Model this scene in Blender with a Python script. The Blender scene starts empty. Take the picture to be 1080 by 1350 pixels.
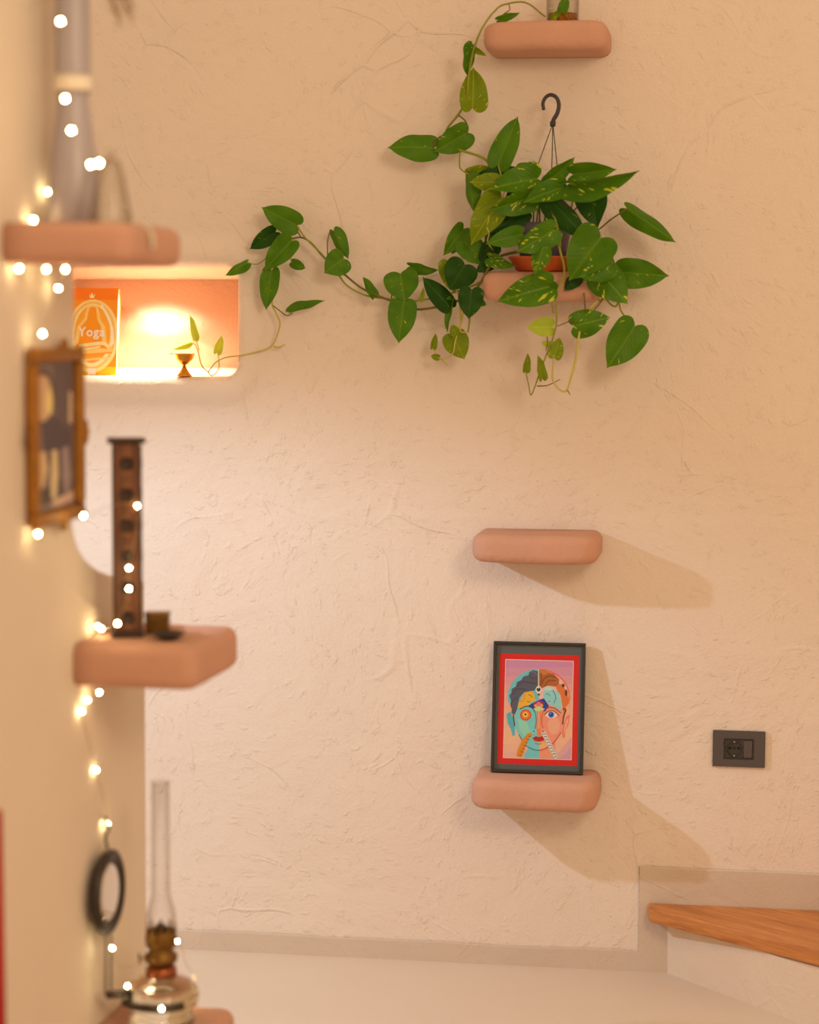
import bpy, bmesh, math, random
from mathutils import Vector, Matrix, noise
from math import sin, cos, pi, radians

SC = bpy.context.scene
COL = SC.collection
RND = random.Random(7)

# ------------------------------------------------------------------ camera
F = 2900.0                                   # focal length in pixels of the 1080x1350 frame
EYE = Vector((0.0, -4.9, 1.47))
YAW, PITCH, ROLL = math.atan(440 / 2900), math.atan(255 / 2900), 0.005
CM = (Matrix.Rotation(YAW, 4, 'Z') @ Matrix.Rotation(pi / 2 - PITCH, 4, 'X') @ Matrix.Rotation(ROLL, 4, 'Z'))
cam_d = bpy.data.cameras.new('camera')
cam_d.sensor_fit = 'HORIZONTAL'
cam_d.sensor_width = 24.0
cam_d.lens = 24.0 * F / 1080
cam_d.clip_start = 0.05
cam_d.dof.use_dof = True
cam_d.dof.focus_distance = 4.88
cam_d.dof.aperture_fstop = 1.15
cam = bpy.data.objects.new('camera', cam_d)
cam.matrix_world = Matrix.Translation(EYE) @ CM
COL.objects.link(cam)
SC.camera = cam

# ------------------------------------------------------------------ world, exposure
w = bpy.data.worlds.new('world')
SC.world = w
w.use_nodes = True
bg = w.node_tree.nodes['Background']
bg.inputs[0].default_value = (1.0, 0.645, 0.36, 1)
bg.inputs[1].default_value = 0.86
SC.view_settings.view_transform = 'Standard'
SC.view_settings.look = 'None'
SC.view_settings.gamma = 1
SC.view_settings.use_curve_mapping = False
SC.view_settings.exposure = 0.0


def lamp(name, kind, loc, energy, color, target=None, **kw):
    d = bpy.data.lights.new(name, kind)
    d.energy = energy
    d.color = color
    for k, v in kw.items():
        setattr(d, k, v)
    o = bpy.data.objects.new(name, d)
    o.location = loc
    if target is not None:
        o.rotation_euler = (Vector(target) - Vector(loc)).to_track_quat('-Z', 'Y').to_euler()
    COL.objects.link(o)
    return o


# the lamp of the room behind the opening in the left partition: throws the shelf shadows
lamp('key_lamp', 'SPOT', (-2.19, -1.22, 1.73), 98, (0.62, 0.74, 0.86), target=(-0.70, 0, -0.45),
     spot_size=radians(76), spot_blend=0.6, shadow_soft_size=0.03)
# added fill light, unseen, brightening the room from the upper right
lamp('fill_light', 'AREA', (1.1, -3.9, 2.6), 38, (1.0, 0.74, 0.48), target=(-0.6, -0.8, 0.9),
     shape='DISK', size=0.9)
# downlight of the niche
NICHE_LIGHT = lamp('niche_lamp', 'SPOT', (-1.385, 0.085, 1.576), 27, (1.0, 0.80, 0.60), target=(-1.375, 0.17, 1.30),
                   spot_size=radians(100), spot_blend=1.0, shadow_soft_size=0.015)


# ------------------------------------------------------------------ pixel -> place on a real surface
def ray(px, py):
    return (CM.to_3x3() @ Vector(((px - 540) / F, -(py - 675) / F, -1))).normalized()


def at(px, py, dep=0.0):                      # point at a distance dep in front of the back wall
    d = ray(px, py)
    return EYE + d * ((-dep - EYE.y) / d.y)


def at_z(px, py, z):
    d = ray(px, py)
    return EYE + d * ((z - EYE.z) / d.z)


LA = math.atan((1100 - 540) / F) - YAW        # the left partition runs a little askew
LU = Vector((sin(LA), cos(LA), 0))            # along the partition, away from the camera
LR = Vector((cos(LA), -sin(LA), 0))           # out of the partition, to the right
LO = Vector((EYE.x, EYE.y, 0)) - LR * 1.287


def LW(s, p, z):
    return LO + LU * s + LR * p + Vector((0, 0, z))


def at_l(px, py, p=0.0):                      # point p in front of the left partition
    d = ray(px, py)
    t = (p - (EYE - LO).dot(LR)) / d.dot(LR)
    return EYE + d * t


def l_coords(P):                              # world -> (s, p, z)
    q = P - LO
    return q.dot(LU), q.dot(LR), P.z


# ------------------------------------------------------------------ materials
def srgb(r, g, b):
    f = lambda c: (c / 255) / 12.92 if c / 255 <= 0.04045 else ((c / 255 + 0.055) / 1.055) ** 2.4
    return (f(r), f(g), f(b), 1)


def mat(name):
    m = bpy.data.materials.new(name)
    m.use_nodes = True
    nt = m.node_tree
    return m, nt, nt.nodes['Principled BSDF']


def N(nt, t, **kw):
    n = nt.nodes.new(t)
    for k, v in kw.items():
        if k.startswith('i_'):
            k = k[2:]
            n.inputs[int(k) if k.isdigit() else k.replace('_', ' ')].default_value = v
        else:
            setattr(n, k, v)
    return n


def simple(name, col, rough=0.6, metal=0.0, bump=0.0, bscale=60, var=0.12, vscale=12, **kw):
    """procedural: noise-varied colour and noise bump"""
    m, nt, b = mat(name)
    tc = N(nt, 'ShaderNodeTexCoord')
    n1 = N(nt, 'ShaderNodeTexNoise', i_Scale=vscale, i_Detail=4.0)
    nt.links.new(tc.outputs['Object'], n1.inputs['Vector'])
    mx = N(nt, 'ShaderNodeMix', data_type='RGBA')
    mx.inputs[6].default_value = tuple(c * (1 - var) for c in col[:3]) + (1,)
    mx.inputs[7].default_value = tuple(min(1, c * (1 + var)) for c in col[:3]) + (1,)
    nt.links.new(n1.outputs['Fac'], mx.inputs[0])
    nt.links.new(mx.outputs[2], b.inputs['Base Color'])
    b.inputs['Roughness'].default_value = rough
    b.inputs['Metallic'].default_value = metal
    if bump:
        n2 = N(nt, 'ShaderNodeTexNoise', i_Scale=bscale, i_Detail=5.0)
        nt.links.new(tc.outputs['Object'], n2.inputs['Vector'])
        bp = N(nt, 'ShaderNodeBump', i_Strength=1.0, i_Distance=bump)
        nt.links.new(n2.outputs['Fac'], bp.inputs['Height'])
        nt.links.new(bp.outputs[0], b.inputs['Normal'])
    for k, v in kw.items():
        b.inputs[k.replace('_', ' ')].default_value = v
    return m


def plaster(name, col, k=1.0, var=0.05, strokes=1.0, rough=0.85):
    """hand-trowelled lime plaster: fine sand, broad waves, ridges where the trowel lifted"""
    m, nt, b = mat(name)
    L = nt.links.new
    tc = N(nt, 'ShaderNodeTexCoord')
    geo = N(nt, 'ShaderNodeNewGeometry')
    P = geo.outputs['Position']
    warp = N(nt, 'ShaderNodeTexNoise', i_Scale=2.2, i_Detail=2.0)
    L(P, warp.inputs['Vector'])
    wm = N(nt, 'ShaderNodeVectorMath', operation='MULTIPLY_ADD')
    L(warp.outputs['Color'], wm.inputs[0])
    wm.inputs[1].default_value = (0.35, 0.35, 0.35)
    L(P, wm.inputs[2])
    # broad waves
    n0 = N(nt, 'ShaderNodeTexNoise', i_Scale=5.0, i_Detail=3.0)
    L(wm.outputs[0], n0.inputs['Vector'])
    # medium smears
    n1 = N(nt, 'ShaderNodeTexNoise', i_Scale=17.0, i_Detail=5.0, i_Roughness=0.55)
    L(wm.outputs[0], n1.inputs['Vector'])
    # fine sand
    n2 = N(nt, 'ShaderNodeTexNoise', i_Scale=170.0, i_Detail=3.0)
    L(P, n2.inputs['Vector'])
    # trowel ridges: thin crests along warped voronoi borders, only in places
    rid = []
    for sc, seed in ((3.1, 0.0), (5.3, 7.7)):
        off = N(nt, 'ShaderNodeVectorMath', operation='ADD')
        L(wm.outputs[0], off.inputs[0])
        off.inputs[1].default_value = (seed, seed, seed)
        v = N(nt, 'ShaderNodeTexVoronoi', feature='DISTANCE_TO_EDGE', i_Scale=sc)
        L(off.outputs[0], v.inputs['Vector'])
        mr = N(nt, 'ShaderNodeMapRange', interpolation_type='SMOOTHSTEP')
        mr.inputs['From Min'].default_value = 0.0
        mr.inputs['From Max'].default_value = 0.016 * sc / 3
        mr.inputs['To Min'].default_value = 1.0
        mr.inputs['To Max'].default_value = 0.0
        L(v.outputs['Distance'], mr.inputs['Value'])
        msk = N(nt, 'ShaderNodeTexNoise', i_Scale=3.3 + sc * 0.2, i_Detail=2.0)
        L(off.outputs[0], msk.inputs['Vector'])
        mk = N(nt, 'ShaderNodeMapRange')
        mk.inputs['From Min'].default_value = 0.56
        mk.inputs['From Max'].default_value = 0.68
        L(msk.outputs['Fac'], mk.inputs['Value'])
        ml = N(nt, 'ShaderNodeMath', operation='MULTIPLY')
        L(mr.outputs[0], ml.inputs[0])
        L(mk.outputs[0], ml.inputs[1])
        rid.append(ml)
    # crumbly patches
    n3 = N(nt, 'ShaderNodeTexNoise', i_Scale=42.0, i_Detail=4.0, i_Roughness=0.6)
    L(wm.outputs[0], n3.inputs['Vector'])
    c3 = N(nt, 'ShaderNodeMapRange', interpolation_type='SMOOTHSTEP')
    c3.inputs['From Min'].default_value = 0.55
    c3.inputs['From Max'].default_value = 0.72
    L(n3.outputs['Fac'], c3.inputs['Value'])

    def add(a, b_, s):
        q = N(nt, 'ShaderNodeMath', operation='MULTIPLY_ADD')
        L(a, q.inputs[0])
        q.inputs[1].default_value = s
        if b_ is None:
            q.inputs[2].default_value = 0
        else:
            L(b_, q.inputs[2])
        return q.outputs[0]
    h = add(n0.outputs['Fac'], None, 0.0075 * k)
    h = add(n1.outputs['Fac'], h, 0.0036 * k)
    h = add(n2.outputs['Fac'], h, 0.0010 * k)
    h = add(rid[0].outputs[0], h, 0.0019 * k * strokes)
    h = add(rid[1].outputs[0], h, 0.0015 * k * strokes)
    h = add(c3.outputs[0], h, 0.0012 * k * strokes)
    bp = N(nt, 'ShaderNodeBump', i_Strength=1.0, i_Distance=1.0)
    L(h, bp.inputs['Height'])
    L(bp.outputs[0], b.inputs['Normal'])
    cn = N(nt, 'ShaderNodeTexNoise', i_Scale=1.7, i_Detail=5.0, i_Roughness=0.6)
    L(wm.outputs[0], cn.inputs['Vector'])
    mx = N(nt, 'ShaderNodeMix', data_type='RGBA')
    mx.inputs[6].default_value = tuple(c * (1 - var) for c in col[:3]) + (1,)
    mx.inputs[7].default_value = tuple(min(1, c * (1 + var)) for c in col[:3]) + (1,)
    L(cn.outputs['Fac'], mx.inputs[0])
    L(mx.outputs[2], b.inputs['Base Color'])
    b.inputs['Roughness'].default_value = rough
    b.inputs['Specular IOR Level'].default_value = 0.25
    return m


def wood(name, c1, c2, scale=1.0, axis='X', rough=0.45):
    m, nt, b = mat(name)
    L = nt.links.new
    tc = N(nt, 'ShaderNodeTexCoord')
    mp = N(nt, 'ShaderNodeMapping')
    mp.inputs['Scale'].default_value = {'X': (2 * scale, 30 * scale, 30 * scale), 'Z': (30 * scale, 30 * scale, 2 * scale)}[axis]
    L(tc.outputs['Object'], mp.inputs[0])
    n = N(nt, 'ShaderNodeTexNoise', i_Scale=1.6, i_Detail=8.0, i_Roughness=0.65, i_Distortion=0.6)
    L(mp.outputs[0], n.inputs['Vector'])
    mp2 = N(nt, 'ShaderNodeMapping')
    mp2.inputs['Scale'].default_value = tuple(4 * v for v in mp.inputs['Scale'].default_value)
    L(tc.outputs['Object'], mp2.inputs[0])
    n2 = N(nt, 'ShaderNodeTexNoise', i_Scale=3.0, i_Detail=3.0)
    L(mp2.outputs[0], n2.inputs['Vector'])
    ad = N(nt, 'ShaderNodeMath', operation='MULTIPLY_ADD')
    L(n2.outputs['Fac'], ad.inputs[0])
    ad.inputs[1].default_value = 0.35
    L(n.outputs['Fac'], ad.inputs[2])
    r = N(nt, 'ShaderNodeValToRGB')
    r.color_ramp.elements[0].position = 0.45
    r.color_ramp.elements[0].color = c1
    r.color_ramp.elements[1].position = 0.85
    r.color_ramp.elements[1].color = c2
    L(ad.outputs[0], r.inputs[0])
    L(r.outputs[0], b.inputs['Base Color'])
    b.inputs['Roughness'].default_value = rough
    bp = N(nt, 'ShaderNodeBump', i_Strength=0.5, i_Distance=0.0008)
    L(ad.outputs[0], bp.inputs['Height'])
    L(bp.outputs[0], b.inputs['Normal'])
    return m


def glass(name, tint=(1, 1, 1, 1), rough=0.0, ior=1.45):
    m, nt, b = mat(name)
    b.inputs['Base Color'].default_value = tint
    b.inputs['Transmission Weight'].default_value = 1.0
    b.inputs['Roughness'].default_value = rough
    b.inputs['IOR'].default_value = ior
    return m


def leaf_mat(name, dark, light, vein, varieg, amount):
    m, nt, b = mat(name)
    L = nt.links.new
    uv = N(nt, 'ShaderNodeUVMap', uv_map='UVMap')
    oi = N(nt, 'ShaderNodeObjectInfo')
    sep = N(nt, 'ShaderNodeSeparateXYZ')
    L(uv.outputs[0], sep.inputs[0])
    off = N(nt, 'ShaderNodeVectorMath', operation='MULTIPLY_ADD')
    L(oi.outputs['Random'], off.inputs[0])
    off.inputs[1].default_value = (37, 91, 11)
    L(uv.outputs[0], off.inputs[2])
    # colour over the blade
    n = N(nt, 'ShaderNodeTexNoise', i_Scale=2.2, i_Detail=3.0)
    L(off.outputs[0], n.inputs['Vector'])
    mx = N(nt, 'ShaderNodeMix', data_type='RGBA')
    mx.inputs[6].default_value = dark
    mx.inputs[7].default_value = light
    L(n.outputs['Fac'], mx.inputs[0])
    # distance from the midrib
    su = N(nt, 'ShaderNodeMath', operation='SUBTRACT')
    L(sep.outputs[0], su.inputs[0])
    su.inputs[1].default_value = 0.5
    ab = N(nt, 'ShaderNodeMath', operation='ABSOLUTE')
    L(su.outputs[0], ab.inputs[0])
    # side veins: wave of (v - k|u|)
    vv = N(nt, 'ShaderNodeMath', operation='MULTIPLY_ADD')
    L(ab.outputs[0], vv.inputs[0])
    vv.inputs[1].default_value = -0.9
    L(sep.outputs[1], vv.inputs[2])
    sn = N(nt, 'ShaderNodeMath', operation='MULTIPLY')
    L(vv.outputs[0], sn.inputs[0])
    sn.inputs[1].default_value = 52.0
    si = N(nt, 'ShaderNodeMath', operation='SINE')
    L(sn.outputs[0], si.inputs[0])
    mid = N(nt, 'ShaderNodeMapRange', interpolation_type='SMOOTHSTEP')
    mid.inputs['From Min'].default_value = 0.008
    mid.inputs['From Max'].default_value = 0.035
    mid.inputs['To Min'].default_value = 0.4
    mid.inputs['To Max'].default_value = 0.0
    L(ab.outputs[0], mid.inputs['Value'])
    mv = N(nt, 'ShaderNodeMix', data_type='RGBA')
    L(mid.outputs[0], mv.inputs[0])
    L(mx.outputs[2], mv.inputs[6])
    mv.inputs[7].default_value = vein
    # variegation: streaks along the side veins
    mp = N(nt, 'ShaderNodeCombineXYZ')
    s1 = N(nt, 'ShaderNodeMath', operation='MULTIPLY')
    L(vv.outputs[0], s1.inputs[0])
    s1.inputs[1].default_value = 10.0
    L(s1.outputs[0], mp.inputs[0])
    s2 = N(nt, 'ShaderNodeMath', operation='MULTIPLY_ADD')
    L(sep.outputs[0], s2.inputs[0])
    s2.inputs[1].default_value = 4.5
    L(oi.outputs['Random'], s2.inputs[2])
    L(s2.outputs[0], mp.inputs[1])
    s3 = N(nt, 'ShaderNodeMath', operation='MULTIPLY')
    L(oi.outputs['Random'], s3.inputs[0])
    s3.inputs[1].default_value = 50.0
    L(s3.outputs[0], mp.inputs[2])
    vn = N(nt, 'ShaderNodeTexNoise', i_Scale=1.0, i_Detail=2.0)
    L(mp.outputs[0], vn.inputs['Vector'])
    vr = N(nt, 'ShaderNodeMapRange', interpolation_type='SMOOTHSTEP')
    vr.inputs['From Min'].default_value = 0.72 - amount
    vr.inputs['From Max'].default_value = 0.78 - amount
    L(vn.outputs['Fac'], vr.inputs['Value'])
    m2 = N(nt, 'ShaderNodeMix', data_type='RGBA')
    L(vr.outputs[0], m2.inputs[0])
    L(mv.outputs[2], m2.inputs[6])
    m2.inputs[7].default_value = varieg
    L(m2.outputs[2], b.inputs['Base Color'])
    b.inputs['Roughness'].default_value = 0.5
    b.inputs['Specular IOR Level'].default_value = 0.25
    bp = N(nt, 'ShaderNodeBump', i_Strength=0.16, i_Distance=0.0009)
    L(si.outputs[0], bp.inputs['Height'])
    L(bp.outputs[0], b.inputs['Normal'])
    tr = N(nt, 'ShaderNodeBsdfTranslucent')
    L(m2.outputs[2], tr.inputs['Color'])
    ms = N(nt, 'ShaderNodeMixShader', i_0=0.22)
    L(b.outputs[0], ms.inputs[1])
    L(tr.outputs[0], ms.inputs[2])
    L(ms.outputs[0], nt.nodes['Material Output'].inputs['Surface'])
    return m


def emit(name, col, s):
    m, nt, b = mat(name)
    b.inputs['Base Color'].default_value = (0.9, 0.85, 0.7, 1)
    b.inputs['Emission Color'].default_value = col
    b.inputs['Emission Strength'].default_value = s
    return m


def thin_glass(name, tint=(1, 1, 1, 1), k=1.0, edge=1.0):
    """thin blown glass: clear face on, reflecting at grazing angles"""
    m, nt, b = mat(name)
    L = nt.links.new
    fr = N(nt, 'ShaderNodeLayerWeight', i_Blend=0.12)
    mu = N(nt, 'ShaderNodeMath', operation='MULTIPLY', use_clamp=True)
    L(fr.outputs['Facing'], mu.inputs[0])
    mu.inputs[1].default_value = k
    tp = N(nt, 'ShaderNodeBsdfTransparent')
    lw = N(nt, 'ShaderNodeLayerWeight', i_Blend=0.30)
    tm = N(nt, 'ShaderNodeMix', data_type='RGBA')
    tm.inputs[6].default_value = tint
    tm.inputs[7].default_value = tuple(1 - (1 - q_) * edge for q_ in (0.62 * tint[0], 0.56 * tint[1], 0.47 * tint[2])) + (1,)
    L(lw.outputs['Facing'], tm.inputs[0])
    L(tm.outputs[2], tp.inputs[0])
    gl = N(nt, 'ShaderNodeBsdfGlossy')
    gl.inputs['Roughness'].default_value = 0.03
    ms = N(nt, 'ShaderNodeMixShader')
    L(mu.outputs[0], ms.inputs[0])
    L(tp.outputs[0], ms.inputs[1])
    L(gl.outputs[0], ms.inputs[2])
    L(ms.outputs[0], nt.nodes['Material Output'].inputs['Surface'])
    return m


M = {}
M['wall'] = plaster('wall_plaster', (0.74, 0.66, 0.60, 1))
M['niche'] = plaster('niche_plaster', (0.80, 0.59, 0.45, 1), k=0.5)
M['left_wall'] = plaster('partition_plaster', (0.72, 0.64, 0.56, 1), k=0.6)
M['floor'] = plaster('floor_cement', (0.68, 0.59, 0.50, 1), k=0.25, strokes=0.2, rough=0.6)
M['skirt'] = plaster('skirting_cement', (0.59, 0.505, 0.43, 1), k=0.8, strokes=0.5, var=0.14)
M['riser'] = plaster('riser_cement', (0.72, 0.62, 0.52, 1), k=0.8, strokes=0.6, var=0.14)
M['clay'] = simple('clay_shelf', (0.56, 0.315, 0.23, 1), 0.85, bump=0.0016, bscale=90, var=0.10, vscale=9)
M['oak'] = wood('oak_tread', srgb(158, 92, 40), srgb(214, 148, 84))
M['gap'] = simple('dark_gap', (0.10, 0.08, 0.06, 1), 0.9)
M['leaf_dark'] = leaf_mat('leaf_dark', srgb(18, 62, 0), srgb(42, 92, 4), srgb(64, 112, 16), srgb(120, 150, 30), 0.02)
M['leaf'] = leaf_mat('leaf_green', srgb(46, 100, 0), srgb(94, 142, 0), srgb(120, 154, 24), srgb(175, 190, 50), 0.03)
M['leaf_var'] = leaf_mat('leaf_variegated', srgb(46, 100, 0), srgb(92, 142, 4), srgb(136, 170, 30), srgb(196, 206, 64), 0.105)
M['leaf_light'] = leaf_mat('leaf_light', srgb(92, 124, 0), srgb(136, 158, 8), srgb(176, 186, 50), srgb(200, 204, 70), 0.06)
M['leaf_pale'] = leaf_mat('leaf_pale', srgb(150, 182, 40), srgb(184, 206, 70), srgb(205, 214, 110), srgb(215, 210, 110), 0.04)
M['stem'] = simple('stem_green', srgb(134, 140, 36), 0.5, var=0.25, vscale=25)
M['stem_dark'] = simple('stem_brown_green', srgb(106, 94, 32), 0.5, var=0.25, vscale=25)
M['stem_pale'] = simple('stem_pale', srgb(186, 178, 84), 0.5, var=0.15, vscale=25)
M['black'] = simple('black_plastic', srgb(84, 80, 94), 0.45)
M['hanger'] = simple('dark_hanger_plastic', srgb(50, 48, 54), 0.45)
M['terracotta'] = simple('terracotta_plastic', srgb(196, 92, 36), 0.5, var=0.05)
M['soil'] = simple('soil', srgb(52, 38, 26), 1.0, bump=0.004, bscale=120)
M['frame_black'] = simple('frame_black', srgb(44, 40, 38), 0.35)
M['outlet'] = simple('outlet_grey', srgb(78, 74, 76), 0.4, var=0.04)
M['outlet_dark'] = simple('outlet_dark', srgb(50, 48, 50), 0.4, var=0.04)
M['hole'] = simple('hole_black', (0.004, 0.004, 0.004, 1), 0.9)
M['steel'] = simple('steel', (0.7, 0.7, 0.7, 1), 0.25, metal=1.0)
M['brass'] = simple('brass', srgb(206, 146, 52), 0.25, metal=1.0, var=0.15)
M['old_brass'] = simple('aged_brass', srgb(124, 92, 46), 0.4, metal=0.85, bump=0.0008, bscale=150, var=0.35, vscale=60)
M['gilt'] = simple('gilt', srgb(158, 106, 34), 0.45, metal=0.45, bump=0.003, bscale=110, var=0.35, vscale=45)
M['tower_wood'] = wood('carved_wood', srgb(56, 32, 22), srgb(132, 82, 50), 1.5, 'Z', 0.55)
M['tower_dark'] = simple('dark_wood', srgb(52, 32, 22), 0.6)
M['tower_light'] = simple('pale_inlay', srgb(134, 92, 60), 0.6)
M['iron'] = simple('dark_iron', srgb(66, 60, 56), 0.4, metal=0.6)
M['copper'] = simple('copper_collar', srgb(150, 84, 52), 0.35, metal=0.8)
M['glass'] = thin_glass('clear_glass', (0.97, 0.97, 0.96, 1))
M['chimney'] = thin_glass('chimney_glass', (0.985, 0.98, 0.975, 1), 0.7, 0.45)
M['font_glass'] = glass('font_glass', (0.93, 0.90, 0.74, 1), 0.08)
M['amber'] = thin_glass('amber_water', (0.93, 0.62, 0.22, 1))
M['frost'] = simple('frosted_white_glass', srgb(168, 162, 172), 0.35, var=0.03, Transmission_Weight=0.0)
M['mirror'] = simple('mirror', (0.85, 0.84, 0.8, 1), 0.06, metal=1.0, var=0.01)
M['grass'] = simple('dried_grass', srgb(136, 96, 44), 0.9, var=0.3)
M['ribbon'] = simple('white_ribbon', srgb(228, 222, 204), 0.7)
M['red'] = simple('red_cloth', srgb(176, 14, 14), 0.7)
M['wire'] = simple('silver_wire', srgb(188, 170, 120), 0.3, metal=0.8)
M['led'] = emit('led_glow', (1.0, 0.80, 0.38, 1), 110)
M['paper'] = simple('paper', srgb(238, 230, 215), 0.8, var=0.03)

FLAT = {}


def flat(r, g, b, rough=0.6):
    k = (r, g, b, rough)
    if k not in FLAT:
        c = srgb(r, g, b)                        # printed inks as they are in white light
        c = (min(0.92, c[0] * 1.04), min(0.92, c[1] * 1.28), min(0.92, c[2] * 1.62), 1)
        FLAT[k] = simple('print_%d_%d_%d' % (r, g, b), c, rough, var=0.06, vscale=200)
    return FLAT[k]


# ------------------------------------------------------------------ mesh helpers
def link(name, me, mats, parent=None, loc=(0, 0, 0), rot=(0, 0, 0), smooth=True):
    o = bpy.data.objects.new(name, me)
    for m in (mats if isinstance(mats, (list, tuple)) else [mats]):
        if len(me.materials) < (len(mats) if isinstance(mats, (list, tuple)) else 1):
            me.materials.append(m)
    if parent:
        o.parent = parent
    o.location = loc
    o.rotation_euler = rot
    COL.objects.link(o)
    if smooth:
        me.shade_smooth()
    return o


def thing(name, label, cat, loc=(0, 0, 0), rz=0.0, group=None):
    o = bpy.data.objects.new(name, None)
    o.empty_display_size = 0.05
    COL.objects.link(o)
    o.location = loc
    o.rotation_euler = (0, 0, rz)
    o['label'] = label
    o['category'] = cat
    if group:
        o['group'] = group
    return o


def tag(o, label, cat, group=None):
    o['label'] = label
    o['category'] = cat
    if group:
        o['group'] = group
    return o


def struct(o):
    o['kind'] = 'structure'
    return o


def pydata(name, v, f):
    me = bpy.data.meshes.new(name)
    me.from_pydata([tuple(p) for p in v], [], f)
    me.update()
    return me


def from_bm(name, bm, normals=True):
    if normals:
        bmesh.ops.recalc_face_normals(bm, faces=bm.faces)
    me = bpy.data.meshes.new(name)
    bm.to_mesh(me)
    bm.free()
    return me


def rbox(name, sx, sy, sz, r=0.0, seg=2, center=(0, 0, 0)):
    bm = bmesh.new()
    bmesh.ops.create_cube(bm, size=1)
    for v in bm.verts:
        v.co = Vector((v.co.x * sx + center[0], v.co.y * sy + center[1], v.co.z * sz + center[2]))
    if r > 0:
        bmesh.ops.bevel(bm, geom=list(bm.edges), offset=r, segments=seg, profile=0.5, affect='EDGES')
    return from_bm(name, bm)


def lathe(name, prof, seg=32, closed=False):
    """prof: list of (r, z); closed joins the last ring to the first (walls with thickness)"""
    v, f = [], []
    n = len(prof)
    for (r, z) in prof:
        for k in range(seg):
            a = 2 * pi * k / seg
            v.append((r * cos(a), r * sin(a), z))
    rng = n if closed else n - 1
    for i in range(rng):
        j = (i + 1) % n
        for k in range(seg):
            q = (k + 1) % seg
            f.append((i * seg + k, i * seg + q, j * seg + q, j * seg + k))
    bm = bmesh.new()
    me0 = pydata(name, v, f)
    bm.from_mesh(me0)
    bpy.data.meshes.remove(me0)
    bmesh.ops.remove_doubles(bm, verts=bm.verts, dist=1e-6)
    if not closed:
        edges = [e for e in bm.edges if e.is_boundary]
        if edges:
            bmesh.ops.holes_fill(bm, edges=edges, sides=0)
    return from_bm(name, bm)


def catmull(pts, n=5):
    P = [Vector(p) for p in pts]
    if len(P) < 3:
        return P
    out = []
    Q = [2 * P[0] - P[1]] + P + [2 * P[-1] - P[-2]]
    for i in range(1, len(Q) - 2):
        for k in range(n):
            t = k / n
            a, b, c, d = Q[i - 1], Q[i], Q[i + 1], Q[i + 2]
            out.append(0.5 * ((2 * b) + (c - a) * t + (2 * a - 5 * b + 4 * c - d) * t * t + (3 * b - a - 3 * c + d) * t ** 3))
    out.append(P[-1])
    return out


def tube(name, pts, r0, r1=None, seg=8, smooth=5, bm=None):
    P = catmull(pts, smooth) if smooth else [Vector(p) for p in pts]
    r1 = r0 if r1 is None else r1
    own = bm is None
    bm = bm or bmesh.new()
    rings = []
    up = None
    for i, p in enumerate(P):
        a = P[max(0, i - 1)]
        b = P[min(len(P) - 1, i + 1)]
        t = (b - a)
        if t.length < 1e-9:
            t = Vector((0, 0, 1))
        t.normalize()
        if up is None:
            up = t.orthogonal()
        up = (up - t * up.dot(t))
        if up.length < 1e-6:
            up = t.orthogonal()
        up.normalize()
        s = t.cross(up)
        r = r0 + (r1 - r0) * i / max(1, len(P) - 1)
        rings.append([bm.verts.new(p + (up * cos(2 * pi * k / seg) + s * sin(2 * pi * k / seg)) * r) for k in range(seg)])
    for i in range(len(rings) - 1):
        for k in range(seg):
            q = (k + 1) % seg
            bm.faces.new((rings[i][k], rings[i][q], rings[i + 1][q], rings[i + 1][k]))
    bm.faces.new(rings[0][::-1])
    bm.faces.new(rings[-1])
    return from_bm(name, bm) if own else bm


def slab(name, wid, dep, h, rc=0.035, re=0.016, seed=0):
    """hand-made shelf: back flat at y=0, front at y=-dep, rounded plan corners and edges, z 0..h"""
    loops = []
    ne = 5
    lev = []
    for i in range(ne + 1):
        a = pi / 2 * i / ne
        lev.append((re * (1 - sin(a)), re * (1 - cos(a))))
    lev = lev + [(e, h - z) for (e, z) in reversed(lev)]
    for (e, z) in lev:
        pts = []
        X = wid / 2 - e
        D = dep - e
        r = max(0.004, rc - e * 0.6)
        for k in range(9):
            a = pi + pi / 2 * k / 8
            pts.append((-X + r + r * cos(a), -D + r + r * sin(a)))
        for k in range(9):
            a = 1.5 * pi + pi / 2 * k / 8
            pts.append((X - r + r * cos(a), -D + r + r * sin(a)))
        ydiv = [(-D + r) * (1 - k / 4) for k in range(1, 5)]
        full = [(-X, y) for y in reversed(ydiv)] + pts + [(X, y) for y in ydiv]
        # subdivide the long front run
        mid = []
        a, b = full[4 + 8], full[4 + 9]
        for k in range(1, 10):
            t = k / 10
            mid.append((a[0] + (b[0] - a[0]) * t, a[1]))
        full = full[:13] + mid + full[13:]
        loops.append([(x, y, z) for x, y in full])
    v, f = [], []
    n = len(loops[0])
    for lp in loops:
        for p in lp:
            q = Vector(p)
            d = noise.noise_vector(q * 14 + Vector((seed * 3.1, 0, 0))) * 0.0022
            d += noise.noise_vector(q * 60 + Vector((seed, 0, 5))) * 0.0005
            if q.y > -1e-6:
                d.y = 0
            v.append(tuple(q + d))
    for i in range(len(loops) - 1):
        for k in range(n):
            q = (k + 1) % n
            f.append((i * n + k, i * n + q, (i + 1) * n + q, (i + 1) * n + k))
    f.append(tuple(range(n))[::-1])
    f.append(tuple((len(loops) - 1) * n + k for k in range(n)))
    me = pydata(name, v, f)
    bm = bmesh.new()
    bm.from_mesh(me)
    return from_bm(name, bm)


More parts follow.
